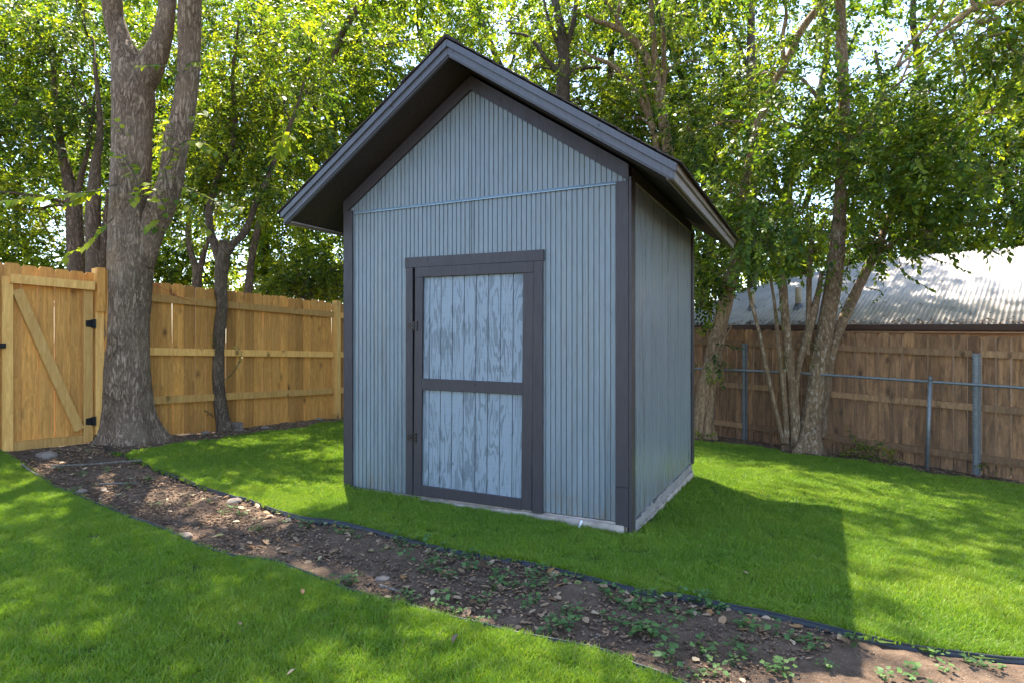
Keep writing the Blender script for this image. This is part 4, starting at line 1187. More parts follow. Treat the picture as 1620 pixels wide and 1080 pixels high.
# --- pale stems above the shed roof
pale = tree('pale_stem_tree', 'pale double-stemmed tree with arching limb seen over the shed roof', 11.6,
    [([(1075, 640), (1072, 480), (1066, 330), (1058, 250), (1050, 200), (1042, 150), (1036, 90), (1032, 40), (1029, -10), (1024, -110)], [22, 21, 19, 18, 17, 15, 11, 9, 8, 5]),
     ([(1044, 170), (1050, 130), (1050, 80), (1049, 40), (1043, 12), (1030, -20)], [10, 9, 8, 8, 8, 5]),
     ([(1042, 150), (1030, 110), (1012, 75), (990, 53), (965, 40), (945, 34), (926, 24)], [11, 12, 12, 11, 9, 7, 4]),
     ([(1056, 300), (1040, 235), (1026, 185), (1008, 148), (985, 118), (962, 100), (940, 92), (922, 80)], [10, 9, 9, 8, 8, 7, 6, 3]),
     ([(1062, 320), (1046, 260), (1034, 200), (1018, 130), (1002, 75)], [7, 6, 6, 5, 3]), ([(975, 44), (980, 10), (985, -30)], [7, 6, 4]), ([(988, 52), (970, 20), (950, -10)], [6, 5, 4]), ([(1052, 118), (1070, 102), (1105, 96)], [5, 4, 2])],
    [(1000, 190, 80, 60, 0.4, 1.0, 90), (960, 120, 70, 60, 0.5, 1.0, 60), (1060, 60, 80, 80, 0.5, 1.0, 90), (980, -10, 100, 60, 0.2, 1.0, 70), (1090, 210, 60, 70, 0.8, 0.8, 80)],
    M['bark_tan'], LM, 0.085, 0.36, 12, 0.5, 0.26, 53, rough=0.008, nseg=14, gap=-0.1, limb_r=0.02)
fork = tree('forked_tree', 'grey forked tree standing behind the middle of the shed roof', 12.4,
    [([(905, 640), (902, 480), (898, 330), (893, 210), (890, 150), (892, 110), (890, 65), (884, 30), (878, 0), (870, -80)], [26, 25, 24, 23, 22, 20, 17, 13, 12, 7]),
     ([(893, 80), (902, 55), (908, 30), (912, 0), (920, -60)], [11, 10, 9, 8, 4]), ([(888, 125), (876, 108), (862, 92), (848, 70), (830, 56), (806, 52)], [9, 8, 7, 6, 5, 3]), ([(882, 118), (886, 88), (876, 55), (866, 25), (858, -10)], [6, 6, 5, 5, 3]),
     ([(895, 125), (912, 112), (930, 107), (950, 108)], [9, 8, 7, 4])],
    [(830, 110, 80, 70, 0.4, 1.0, 90), (780, 40, 80, 60, 0.6, 1.0, 70), (920, 170, 70, 50, 0.8, 0.9, 90), (900, 20, 80, 60, 0.6, 1.0, 60)],
    M['bark_far'], LG, 0.085, 0.36, 12, 0.5, 0.26, 59, rough=0.010, nseg=14, gap=0.0, limb_r=0.02)
# --- dark trunks behind the gate
tree('dark_trunk_tree', 'dark-trunked tree just behind the gate, left of the pair', 9.6,
    [([(122, 600), (121, 450), (120, 390), (117, 330), (110, 290), (98, 240), (90, 170), (80, 60)], [26, 25, 24, 23, 18, 12, 9, 6]), ([(118, 335), (124, 300), (130, 275), (140, 230), (150, 150)], [12, 11, 9, 7, 4])],
    [(60, 330, 100, 70, 0.3, 0.9, 150), (40, 230, 110, 80, 0.4, 1.0, 140), (90, 120, 110, 90, 0.5, 1.0, 140), (20, 60, 110, 80, 0.3, 1.0, 130), (-60, 300, 90, 120, 0.0, 1.0, 100)],
    M['bark_dark'], LG, 0.075, 0.34, 13, 0.42, 0.26, 61, rough=0.012, nseg=14, gap=-0.15)
tree('dark_trunk_tree', 'dark-trunked tree hugging the big trunk behind the gate post', 9.2,
    [([(152, 600), (151, 450), (150, 400), (147, 350), (149, 300), (151, 260), (158, 200), (150, 100)], [30, 28, 25, 22, 18, 14, 9, 6]), ([(158, 440), (165, 395), (166, 360), (170, 300)], [14, 12, 9, 5])],
    [(140, 200, 60, 80, 0.5, 0.8, 70), (130, 60, 80, 70, 0.5, 0.9, 90)],
    M['bark_dark'], LM, 0.075, 0.34, 13, 0.4, 0.26, 67, rough=0.012, nseg=14, gap=-0.1)
# --- trees beyond the pine fence
tree('fence_tree', 'small forked tree above the pine fence left of the slender dark tree', 10.4,
    [([(312, 600), (311, 470), (312, 436), (306, 412), (299, 388), (298, 350), (308, 290)], [17, 16, 14, 10, 9, 7, 4]), ([(313, 440), (320, 412), (325, 392), (336, 360), (350, 300)], [9, 9, 8, 6, 4])],
    [(290, 330, 60, 60, 0.4, 0.8, 70), (310, 210, 80, 80, 0.5, 0.9, 110), (330, 70, 100, 80, 0.5, 1.0, 130)],
    M['bark_dark'], LG, 0.08, 0.34, 12, 0.55, 0.25, 71, rough=0.006, nseg=10, gap=-0.05)
tree('fence_tree', 'straight grey-stemmed tree above the pine fence right of the slender dark tree', 11.0,
    [([(390, 620), (390, 500), (393, 455), (398, 410), (406, 370), (418, 320), (430, 250), (445, 150)], [15, 14, 13, 12, 11, 9, 7, 4]), ([(520, 130), (530, 85), (548, 40), (580, -5)], [8, 10, 11, 11]), ([(400, 185), (440, 165), (480, 150), (512, 126)], [6, 8, 9, 9]), ([(512, 126), (528, 131)], [8, 7])],
    [(440, 250, 90, 80, 0.4, 1.0, 130), (520, 180, 90, 80, 0.5, 1.0, 130), (500, 60, 110, 80, 0.6, 1.0, 150), (430, 340, 80, 50, 0.6, 0.8, 90), (600, 80, 90, 70, 0.7, 1.0, 120)],
    M['bark_dark'], LG, 0.08, 0.34, 12, 0.5, 0.26, 73, rough=0.008, nseg=10, gap=-0.05)
tree('shrub', 'round leafy shrub above the pine fence beside the shed', 13.0,
    [([(490, 600), (490, 500), (492, 440)], [12, 10, 6])],
    [(490, 440, 60, 50, 0, 0.8, 260), (530, 430, 50, 55, 0.3, 0.8, 200), (450, 455, 40, 30, 0.0, 0.6, 90)],
    M['bark_dark'], LM, 0.075, 0.3, 13, 0.6, 0.25, 77, dense=1.3, cat='shrub', nseg=8, gap=-0.5)
# --- the wood behind: taller trees one by one, larger clumps
FAR = [(-40, 15.0, 'tall lime-green tree at the far end behind the gate', LG, .58), (210, 16.0, 'tall tree filling the gap behind the big forked trunk', LG, .55), (420, 17.0, 'tall bright tree behind the slender dark tree', LG, .6),
       (600, 15.5, 'tall bright green tree left of the shed ridge', LG, .55), (760, 17.5, 'yellow-green tree above the shed ridge', LG, .7), (930, 16.0, 'tall green tree behind the right roof slope of the shed', LM, .55),
       (1110, 15.5, 'tall dense tree behind the leaning tree', LM, .5), (1270, 18.0, 'tall tree beyond the far end of the metal roof', LM, .5), (1460, 17.0, 'tall tree standing beyond the middle of the metal roof', LM, .5), (1640, 15.0, 'tall tree beyond the metal roof at the picture edge', LM, .5)]
rf_ = random.Random(4)
for i, (px, Y, lab, lm, tn) in enumerate(FAR):
    j = lambda a: rf_.uniform(-a, a)
    right = px > 1150
    st = [([(px, 560), (px + j(10), 440), (px + j(25), 300), (px + j(40), 150), (px + j(50), 20), (px + j(60), -120)], [20, 19, 16, 12, 9, 5]),
          ([(px + 2, 330), (px + 30 + j(20), 240), (px + 60 + j(20), 140), (px + 70 + j(30), 40)], [10, 8, 6, 4]), ([(px - 2, 380), (px - 35 + j(20), 290), (px - 55 + j(20), 190), (px - 75 + j(20), 80)], [10, 8, 6, 4])]
    n = 95
    cl = [(px + j(40), 330, 110, 70, j(1), 1.4, n), (px - 60 + j(30), 220, 100, 80, j(1), 1.4, n), (px + 60 + j(30), 210, 100, 80, j(1), 1.4, n),
          (px + j(40), 110, 120, 80, j(1), 1.5, n if not right else 55), (px - 50 + j(40), 0, 110, 80, j(1), 1.5, 80 if not right else 22), (px + 50 + j(40), -20, 110, 80, j(1), 1.5, 70 if not right else 16), (px + j(60), -150, 130, 90, j(1), 1.5, 50 if not right else 20)]
    if not right: cl += [(px - 60 + j(20), 425, 90, 50, j(1), 1.2, 75), (px + 60 + j(20), 415, 90, 50, j(1), 1.2, 75)]
    else: cl += [(px - 50 + j(20), 405, 90, 50, j(1), 1.2, 60), (px + 60 + j(20), 395, 90, 50, j(1), 1.2, 60)]
    tree('tall_tree', lab, Y, st, cl, M['bark_far'], lm, 0.13, 0.5, 14, tn, 0.26, 100 + i, group='tall trees of the wood behind the yard', rough=0.01, nseg=8, gap=-0.6 if not right else -0.4, gapscale=0.8, limb_r=0.03, dense=4.2 if not right else 4.2, cheap=True, twigs=False)
tree('bare_trunk_tree', 'straight grey trunk against the blue sky above the leaning tree', 14.0,
    [([(1190, 600), (1189, 300), (1188, 150), (1188, 60), (1187, -20), (1186, -140)], [16, 15, 14, 13, 12, 9])], [(1180, -140, 90, 60, 0, 1.0, 40)], M['bark_far'], LM, 0.1, 0.4, 12, 0.5, 0.25, 131, nseg=10, gap=-0.1)
# --- tree outside the frame on the right whose limb reaches in
tree('overhanging_tree', 'tree past the picture edge with a bare reddish limb reaching over the yard', 6.6,
    [([(1900, 800), (1895, 600), (1880, 400), (1850, 200), (1800, 60), (1720, 0)], [40, 38, 36, 30, 24, 18]), ([(1720, 0), (1650, -8), (1600, 2), (1560, 8), (1535, 16), (1510, 34), (1482, 55)], [16, 15, 13, 12, 10, 8, 5]), ([(1545, 14), (1538, 4), (1530, -20)], [6, 5, 3]),
     ([(1660, -6), (1560, -60), (1480, -120), (1380, -200)], [14, 12, 10, 6]), ([(1500, -10), (1470, 40), (1440, 68), (1420, 105), (1440, 92), (1425, 130)], [4, 4, 5, 6, 5, 4])],
    [(1560, 40, 60, 40, 0, 0.5, 26), (1620, 90, 50, 60, 0, 0.5, 30), (1500, -110, 120, 60, 0, 0.9, 60), (1300, -250, 150, 80, 0, 1.2, 70), (1700, -150, 150, 100, 0, 1.2, 80), (1850, 60, 150, 130, 0.2, 1.2, 200), (1980, 250, 150, 130, 0, 1.2, 200), (1850, 380, 110, 90, 0.6, 0.8, 110), (2100, 60, 160, 150, 0.3, 1.2, 160), (2350, 150, 300, 220, -1.8, 1.2, 150), (2700, -100, 350, 260, -2.6, 1.2, 150), (2110, 134, 330, 330, -2.4, 1.3, 330), (2350, -80, 420, 380, -3.2, 1.3, 300)],  # unseen clumps far right are added to block sky from the shed's side wall
    M['bark_lean'], LM, 0.09, 0.38, 12, 0.6, 0.2, 141, nseg=12, gap=-0.1)

# ------------------------------------------------------------------ edging strips
def edging(name, line, label, h0, seed):
    rr = np.random.default_rng(seed)
    P = np.array([tuple(p) for p in catmull([tuple(p) for p in line], 3)])
    T_ = np.gradient(P, axis=0); N = np.c_[-T_[:, 1], T_[:, 0], np.zeros(len(P))]; N /= np.linalg.norm(N, axis=1)[:, None]
    hz = h0 + 0.012 * vnoise(P * 1.7, seed)
    lean = 0.012 * vnoise(P * 2.3 + 9, seed)
    n = len(P); w = 0.0035
    V = []
    for s_, zz in ((-w, -0.05), (w, -0.05), (w, 0), (-w, 0)):
        off = N * (s_ + (lean[:, None] if zz == 0 else 0))
        V.append(P + off + np.c_[np.zeros(n), np.zeros(n), (hz if zz == 0 else np.full(n, zz))])
    # rounded bead on top
    top = P + N * lean[:, None] + np.c_[np.zeros(n), np.zeros(n), hz]
    Vb, Qb = tube_arrays(top, np.full(n, 0.005), 6)
    V = np.stack(V, 1).reshape(-1, 3)
    Q = []
    for i in range(n - 1):
        for k in range(4): Q.append((i * 4 + k, i * 4 + (k + 1) % 4, i * 4 + 4 + (k + 1) % 4, i * 4 + 4 + k))
    me = tubes_mesh(name, [(V, np.array(Q)), (Vb, Qb)], False)
    link(name, me, M['edging'], label=label, category='edging', group='lawn edging strips')
edging('lawn_edging', E1s, 'black plastic edging strip along the near lawn', 0.022, 3)
edging('lawn_edging', E2s, 'black plastic edging strip along the lawn on the shed side', 0.014, 4)

# ------------------------------------------------------------------ grass: patches of blades set out over the turf
def blade_patch(name, size, n, h, w, seed):
    rr = np.random.default_rng(seed)
    xy = rr.uniform(-size / 2, size / 2, (n, 2)); a = rr.uniform(0, 2 * np.pi, n); hh = h * rr.uniform(0.55, 1.2, n); ww = w * rr.uniform(0.7, 1.2, n)
    cl_ = vnoise(np.c_[xy * 22, np.zeros(n)], seed); hh *= 1 + 0.25 * cl_
    bend = rr.uniform(0.15, 1.0, n) * hh; bd = rr.uniform(0, 2 * np.pi, n)
    dx, dy = np.cos(a) * ww / 2, np.sin(a) * ww / 2; bx, by = np.cos(bd) * bend, np.sin(bd) * bend
    z0 = np.zeros(n)
    V = np.stack([np.stack([xy[:, 0] - dx, xy[:, 1] - dy, z0], -1), np.stack([xy[:, 0] + dx, xy[:, 1] + dy, z0], -1),
                  np.stack([xy[:, 0] + dx * .8 + bx * .35, xy[:, 1] + dy * .8 + by * .35, hh * .6], -1), np.stack([xy[:, 0] - dx * .8 + bx * .35, xy[:, 1] - dy * .8 + by * .35, hh * .6], -1),
                  np.stack([xy[:, 0] + bx, xy[:, 1] + by, hh * 0.95], -1)], 1).reshape(-1, 3)
    b = (np.arange(n) * 5)[:, None]
    tri = np.stack([b + np.array([0, 1, 2]), b + np.array([0, 2, 3]), b + np.array([3, 2, 4])], 1).reshape(-1, 3)
    me = mesh_np(name, V, tri.ravel(), np.full(len(tri), 3))
    at_ = me.attributes.new('tint', 'FLOAT', 'FACE'); at_.data.foreach_set('value', np.repeat(rr.uniform(0, 1, n), 3).astype(np.float32))
    me.materials.append(M['grass'])
    return bpy.data.objects.new(name, me)
def grass_field(name, label, poly, patches, spacing, keep=None, seed=0, group=None, inset=(0.105, 1e9)):
    rr = np.random.default_rng(seed)
    x0, x1 = min(p[0] for p in poly), max(p[0] for p in poly); y0, y1 = min(p[1] for p in poly), max(p[1] for p in poly)
    X, Y = np.meshgrid(np.arange(x0, x1, spacing), np.arange(y0, y1, spacing))
    X = X.ravel() + rr.uniform(-.5, .5, X.size) * spacing; Y = Y.ravel() + rr.uniform(-.5, .5, Y.size) * spacing
    m = inside(poly, X, Y)
    # only where a step to the side could still see it
    m &= (Y > 1.45) & (np.abs(X) < 0.95 * Y + 0.9)
    u, w_ = shed_local(X, Y); m &= ~((u > -SW - 0.03) & (u < 0.02) & (w_ > -0.02) & (w_ < SD + 0.1))
    if keep is not None: m &= keep(X, Y)
    L = np.array([(p.x, p.y) for p in E1s + E2s])
    if inset is not None:
        dmin = np.min(np.hypot(X[:, None] - L[None, :, 0], Y[:, None] - L[None, :, 1]), axis=1)
        m &= (dmin > inset[0]) & (dmin < inset[1])
    X, Y = X[m], Y[m]
    me = mesh_np(name, np.c_[X, Y, ground_z(X, Y)], np.zeros(0, np.int32), np.zeros(0, np.int32))
    o = link(name, me, M['grass'], kind='stuff', label=label, category='grass')
    ng = bpy.data.node_groups.new(name, 'GeometryNodeTree')
    ng.interface.new_socket('Geometry', in_out='INPUT', socket_type='NodeSocketGeometry'); ng.interface.new_socket('Geometry', in_out='OUTPUT', socket_type='NodeSocketGeometry')
    gi = ng.nodes.new('NodeGroupInput'); go = ng.nodes.new('NodeGroupOutput')
    join = ng.nodes.new('GeometryNodeGeometryToInstance')
    inst = ng.nodes.new('GeometryNodeInstanceOnPoints')
    for p in patches:
        oi = ng.nodes.new('GeometryNodeObjectInfo'); oi.inputs['Object'].default_value = p; oi.inputs['As Instance'].default_value = True
        ng.links.new(oi.outputs['Geometry'], join.inputs[0])
    # separate the pieces so that every point picks one of the patches
    inst.inputs['Pick Instance'].default_value = True
    j2 = ng.nodes.new('GeometryNodeJoinGeometry')
    for l in list(join.inputs[0].links):
        ng.links.new(l.from_socket, j2.inputs[0])
    ng.nodes.remove(join)
    ng.links.new(j2.outputs[0], inst.inputs['Instance'])
    rv = ng.nodes.new('FunctionNodeRandomValue'); rv.data_type = 'FLOAT_VECTOR'
    rv.inputs[0].default_value = (-0.05, -0.05, 0.0); rv.inputs[1].default_value = (0.05, 0.05, 6.283)
    rs_ = ng.nodes.new('FunctionNodeRandomValue'); rs_.data_type = 'FLOAT'
    for s_ in rs_.inputs:
        if s_.enabled and s_.name == 'Min': s_.default_value = 0.85
        if s_.enabled and s_.name == 'Max': s_.default_value = 1.2
    ri = ng.nodes.new('FunctionNodeRandomValue'); ri.data_type = 'INT'
    for s_ in ri.inputs:
        if s_.enabled and s_.name == 'Min': s_.default_value = 0
        if s_.enabled and s_.name == 'Max': s_.default_value = len(patches) - 1
    out_of = lambda n: [q for q in n.outputs if q.enabled][0]
    ng.links.new(out_of(rv), inst.inputs['Rotation']); ng.links.new(out_of(rs_), inst.inputs['Scale']); ng.links.new(out_of(ri), inst.inputs['Instance Index'])
    ng.links.new(gi.outputs[0], inst.inputs['Points'])
    ng.links.new(inst.outputs[0], go.inputs[0])
    md = o.modifiers.new('blades', 'NODES'); md.node_group = ng
    return o
near_p = [blade_patch('grass_patch', 0.20, 780, 0.029, 0.0032, 200 + k) for k in range(4)]
far_p = [blade_patch('grass_patch', 0.26, 620, 0.028, 0.0052, 210 + k) for k in range(4)]
edge_p = [blade_patch('grass_patch', 0.05, 75, 0.027, 0.0032, 220 + k) for k in range(4)]
grass_field('grass', 'bright green mown grass of the near lawn', poly_near, near_p, 0.115, seed=1)
grass_field('grass', 'fringe of grass along the near edging strip', poly_near, edge_p, 0.026, seed=4, inset=(0.02, 0.15))
grass_field('grass', 'fringe of grass along the edging strip on the shed side', poly_back, edge_p, 0.026, keep=lambda X, Y: Y < 7.0, seed=5, inset=(0.02, 0.15))
grass_field('grass', 'bright green mown grass around the shed', poly_back, near_p, 0.125, keep=lambda X, Y: Y < 5.0, seed=2)
grass_field('grass', 'bright green mown grass running back to the fences', poly_back, far_p, 0.15, keep=lambda X, Y: Y >= 5.0, seed=3)

# ------------------------------------------------------------------ litter on the soil
def strip_points(n, rng, lo=0.08, hi=0.92, a=0.0, b=1.0, bias=1.0, clump=False):
    """random points on the soil strip between the two edgings"""
    out = []
    A = np.array([(p.x, p.y) for p in E1s]); B = np.array([(p.x, p.y) for p in E2s])
    t = a + (b - a) * rng.uniform(0, 1, n) ** bias; k = rng.uniform(lo, hi, n)
    def along(L, t):
        d = np.r_[0, np.cumsum(np.linalg.norm(np.diff(L, axis=0), axis=1))]; return np.c_[np.interp(t * d[-1], d, L[:, 0]), np.interp(t * d[-1], d, L[:, 1])]
    P = along(A, t * 0.98 + 0.02 * (1 - t)) * (1 - k)[:, None] + along(B, t * 0.88) * k[:, None]
    if clump:      # litter gathers in drifts
        g = vnoise(np.c_[P * 2.6, np.zeros(n)], 71) + 0.6 * vnoise(np.c_[P * 6.5, np.zeros(n)], 72)
        P = P[np.argsort(-(g + rng.uniform(-.7, .7, n)))[:int(n * 0.55)]]
    return P
rl = np.random.default_rng(77)
def dry_leaf_mesh(k):
    rr = np.random.default_rng(300 + k); n = 6
    V = []; Fs = []
    c1, c2 = rr.uniform(-0.5, 0.9), rr.uniform(-0.6, 0.6)
    for i in range(n + 1):
        t = i / n; w = 0.30 * math.sin(math.pi * min(1, t * 0.97 + 0.03)) ** 0.8
        for s_ in (-1, 0, 1):
            y = s_ * w; V.append((t - 0.5, y, 0.10 + c1 * 0.35 * (t - 0.5) ** 2 + abs(s_) * w * (0.35 + c2 * 0.5) + rr.uniform(-.02, .02)))
    for i in range(n):
        for s_ in (0, 1): Fs.append((i * 3 + s_, i * 3 + s_ + 1, i * 3 + 4 + s_, i * 3 + 3 + s_))
    zmin = min(v[2] for v in V); V = [(x, y, z - zmin + 0.01) for x, y, z in V]
    me = mesh_py('fallen_leaf', V, Fs, True); me.materials.append(M['dry']); return me
DL = [dry_leaf_mesh(k) for k in range(6)]
pts = np.concatenate([strip_points(400, rl, 0.04, 0.96, 0.0, 1.0, 0.7, True), strip_points(75, rl, 0.75, 0.98, 0.35, 1.0, 0.8)])
FALLEN = []
for p in pts:
    o = link('fallen_leaf', DL[rl.integers(0, 6)], None, None)
    o.location = (p[0], p[1], float(ground_z(p[0], p[1])) + 0.002)
    s_ = rl.uniform(0.022, 0.062); o.scale = (s_, s_ * rl.uniform(.8, 1.2), s_ * rl.uniform(.6, 1.3))
    o.rotation_euler = (rl.normal(0, .22), rl.normal(0, .22), rl.uniform(0, 6.28))
    o['category'] = 'leaf'; o['group'] = 'fallen leaves on the soil strip'; FALLEN.append((o, p, s_))
for (px, py) in ((379, 986), (478, 935), (460, 1063), (610, 975), (1180, 905), (720, 1010)):
    p = on_ground(px, py, 0.03)
    o = link('fallen_leaf', DL[rl.integers(0, 6)], None, None); o.location = p; s_ = rl.uniform(0.025, 0.045); o.scale = (s_,) * 3
    o.rotation_euler = (rl.normal(0, .3), rl.normal(0, .3), rl.uniform(0, 6.28))
    o['label'] = 'small dry leaf caught on top of the green grass'; o['category'] = 'leaf'; o['group'] = 'fallen leaves on the lawn'

def zone(x, y):
    d1 = min((p.x - x) ** 2 + (p.y - y) ** 2 for p in E1s) ** .5; d2 = min((p.x - x) ** 2 + (p.y - y) ** 2 for p in E2s) ** .5
    k = d1 / (d1 + d2 + 1e-6); px = CX + F * x / y
    side = 'by the near edging' if k < 0.3 else 'by the shed-side edging' if k > 0.7 else 'halfway between edgings'
    part = 'near the gate' if px < 270 else 'left of the shed' if px < 540 else 'before the door' if px < 700 else 'before the right casing' if px < 860 else 'before the shed corner' if px < 1000 else 'past the corner' if px < 1180 else 'at the far end'
    return part, side
# weeds: rosettes of small leaves
def weed_mesh(k, tall=False):
    rr = np.random.default_rng(400 + k); fo = Foliage(); n = rr.integers(9, 16)
    a = rr.uniform(0, 6.28, n); r = rr.uniform(0.0, 0.055, n); h = rr.uniform(0.012, 0.05, n)
    D = np.c_[np.cos(a), np.sin(a), rr.uniform(-.3, .4, n)]; U = np.c_[rr.normal(0, .25, n), rr.normal(0, .25, n), np.ones(n)]
    R = rot_from(D, U); sc = rr.uniform(0.022, 0.042, n)
    P = np.c_[np.cos(a) * r, np.sin(a) * r, h]
    V = np.einsum('nij,kj->nki', R, LF_V * np.array([1, 1.5, 1])) * sc[:, None, None] + P[:, None, :]
    fo.V = [V.reshape(-1, 3)]; fo.tint = [rr.uniform(0.2, 0.8, n)]
    V = np.concatenate([fo.V[0], [(0.002, 0, -0.01), (-0.002, 0.001, -0.01)]]); b = len(V) - 2
    Fq = np.concatenate([(LF_F[None] + (np.arange(n) * 5)[:, None, None]).reshape(-1, 3), np.stack([np.full(n, b), np.full(n, b + 1), np.arange(n) * 5], -1)])   # stalks meet at the root
    me = mesh_np('weed', V, Fq.ravel(), np.full(len(Fq), 3))
    at_ = me.attributes.new('tint', 'FLOAT', 'FACE'); at_.data.foreach_set('value', np.r_[np.repeat(fo.tint[0], 4), np.full(n, 0.3)].astype(np.float32))
    me.materials.append(M['weed']); return me
for o, p, s_ in FALLEN:
    zn = zone(p[0], p[1]); o['label'] = ('little' if s_ < 0.035 else 'medium' if s_ < 0.048 else 'large') + ' fallen leaf on the soil ' + zn[0] + ', ' + zn[1]
WM = [weed_mesh(k) for k in range(8)]
WP = [(118, 777), (150, 770), (170, 745), (205, 770), (235, 760), (250, 800), (330, 795), (300, 800), (352, 813), (365, 806), (380, 815), (398, 840), (410, 838), (450, 828), (487, 833), (530, 838), (545, 842), (555, 846), (568, 852), (628, 855), (640, 862), (655, 866), (668, 862), (612, 870), (632, 875), (645, 885), (690, 888),
      (700, 872), (715, 880), (730, 884), (745, 880), (668, 905), (690, 902), (740, 900), (752, 896), (705, 913), (560, 922), (545, 925), (640, 940), (650, 950), (700, 952), (720, 970), (755, 988), (760, 955), (775, 978), (785, 908), (790, 918), (800, 925), (812, 930), (780, 935), (840, 912), (850, 905), (862, 912), (842, 930), (880, 915),
      (900, 920), (862, 925), (845, 955), (835, 960), (880, 985), (895, 990), (900, 970), (870, 1000), (912, 975), (955, 935), (965, 945), (975, 950), (985, 958), (995, 963), (1010, 968), (1020, 960), (1030, 950), (1005, 945), (1040, 972), (1055, 966), (985, 990), (1000, 1000), (1015, 992), (1030, 1005), (1045, 1010), (955, 978), (1080, 945), (1105, 950), (1120, 958), (1135, 964), (1090, 975),
      (1075, 985), (1065, 1020), (1045, 1035), (1060, 1045), (1110, 1030), (1120, 1045), (1165, 1020), (1170, 1035), (1160, 1050), (1180, 992), (1190, 998), (1228, 1005), (1255, 1013), (1285, 1025), (1225, 1060), (1240, 1066), (1310, 1058), (1480, 1040), (1500, 1060), (1530, 1050), (1550, 1056), (1580, 1060), (1440, 1070), (1400, 1074), (1130, 1068), (1100, 1074), (1350, 1020), (270, 745), (140, 715), (150, 708), (145, 700), (95, 745), (128, 752)]
for k, (px, py) in enumerate(WP):
    p = on_ground(px, py, -0.006)
    o = link('weed', WM[k % 8], None, None); o.location = p; s_ = rl.uniform(0.55, 1.1) * (0.8 if px < 480 else 1.0); o.scale = (s_, s_, s_ * rl.uniform(.8, 1.3)); o.rotation_euler = (0, 0, rl.uniform(0, 6.28))
    zn = zone(p.x, p.y); o['label'] = ('tiny' if s_ < 0.7 else 'small' if s_ < 0.9 else 'bushy') + ' green weed on the soil ' + zn[0] + ', ' + zn[1]; o['category'] = 'weed'; o['group'] = 'weeds on the soil strip'
# taller weeds along the weathered fence
for k, (px, py, h_) in enumerate(((1345, 722, .2), (1360, 722, .28), (1385, 726, .26), (1405, 732, .2), (1565, 752, .22), (1110, 696, .2))):
    p = on_ground(px, py); t_ = thing('weed', ['leafy green weed at the foot of the weathered fence beside the pale-patched trunk', 'taller leafy weed just right of the pale-patched trunk', 'bright weed between the trunk and the chain link post', 'low weed left of the chain link post', 'thin weed at the foot of the right steel fence post', 'weed between the leaning tree and the shed'][k], 'weed', p, 0)
    fo = Foliage(); rr = np.random.default_rng(500 + k)
    n = 7; D = np.c_[rr.normal(0, 1, n), rr.normal(0, .5, n) - .3, rr.uniform(.2, 1.2, n)]
    fo.sprays(np.c_[rr.normal(0, .04, n), rr.normal(0, .03, n), rr.uniform(0, h_ * .5, n)], D, np.tile([0, -.4, 1.0], (n, 1)), 0.06, h_, 8, rr, 0.7, 0.2)
    link('leaves', fo.leaf_mesh('leaves'), M['leaf_green'], t_); link('stems', fo.twig_mesh('stems'), M['bark_far'], t_)

# stones
def stone_mesh(seed, sx, sy, sz):
    bm = bmesh.new(); bmesh.ops.create_icosphere(bm, subdivisions=2, radius=1.0)
    V = np.array([v.co[:] for v in bm.verts]); d = 1 + 0.25 * fbm(V * 1.3 + seed * 5.1, 3, seed)
    V = np.sign(V) * np.abs(V) ** 0.8 * d[:, None] * np.array([sx, sy, sz])
    for v, c in zip(bm.verts, V): v.co = c
    me = bpy.data.meshes.new('stone'); bm.to_mesh(me); bm.free(); me.materials.append(M['stone']); return me
for k, (px, py, r, lab) in enumerate(((371, 792, .055, 'flat pale stone beside the shed-side edging strip'), (288, 850, .06, 'flat pale stone leaning on the near edging strip'), (129, 778, .05, 'small pale stone near the edging by the gate'), (605, 915, .035, 'small pale stone in the middle of the soil strip'),
        (420, 676, .07, 'pale rock at the foot of the pine fence right of the concrete block'), (505, 663, .06, 'pale rock by the pine fence post'), (325, 684, .06, 'grey rock at the foot of the slender dark tree'), (74, 720, .09, 'flat grey stone in the litter below the gate'))):
    p = on_ground(px, py); o = link('stone', stone_mesh(k, r, r * .8, r * .38), None, None, loc=p, rot=(0, 0, k * 1.3)); o['label'] = lab; o['category'] = 'stone'; o['group'] = 'loose stones'
# broken concrete block
p = on_ground(369, 680); mb = MB(); mb.box(-.11, .11, -.07, .07, 0, .035); mb.box(-.11, -.075, -.07, .07, .0355, .12); mb.box(.07, .11, -.07, .07, .0355, .105); mb.box(-.0745, .0695, .03, .07, .0355, .11)
o = link('concrete_block', mb.mesh('concrete_block'), M['stone'], None, loc=p + Vector((0, 0, -.01)), rot=(.05, .06, 0.5)); o['label'] = 'broken pale concrete block beside the slender dark tree'; o['category'] = 'block'
# sticks
def stick(px_pts, w0, w1, label, Ylift=0.02, seed=0):
    P = [on_ground(*q, Ylift) for q in px_pts]; pth = catmull([tuple(q) for q in P], 6)
    V, Qd = tube_arrays(pth, np.linspace(w0, w1, len(pth)), 7, 0.002, 20, seed)
    link('stick', tubes_mesh('stick', [(V, Qd)]), M['stick'], label=label, category='stick', group='fallen sticks')
stick([(80, 736), (120, 735), (165, 732), (205, 729), (224, 728)], 0.007, 0.012, 'long pale fallen stick across the soil strip near the gate', 0.03, 1)
stick([(156, 765), (185, 764), (219, 763)], 0.008, 0.007, 'short pale stick on the soil below the longer one', 0.02, 2)
stick([(34, 734), (50, 745), (62, 752)], 0.008, 0.005, 'thin twig lying against the near edging by the gate', 0.03, 3)
stick([(602, 925), (620, 931), (632, 934)], 0.006, 0.004, 'thin brown twig in the middle of the soil strip', 0.015, 4)
stick([(1558, 752), (1563, 738), (1570, 728)], 0.005, 0.003, 'dry bent stem at the right steel fence post', 0.02, 5)

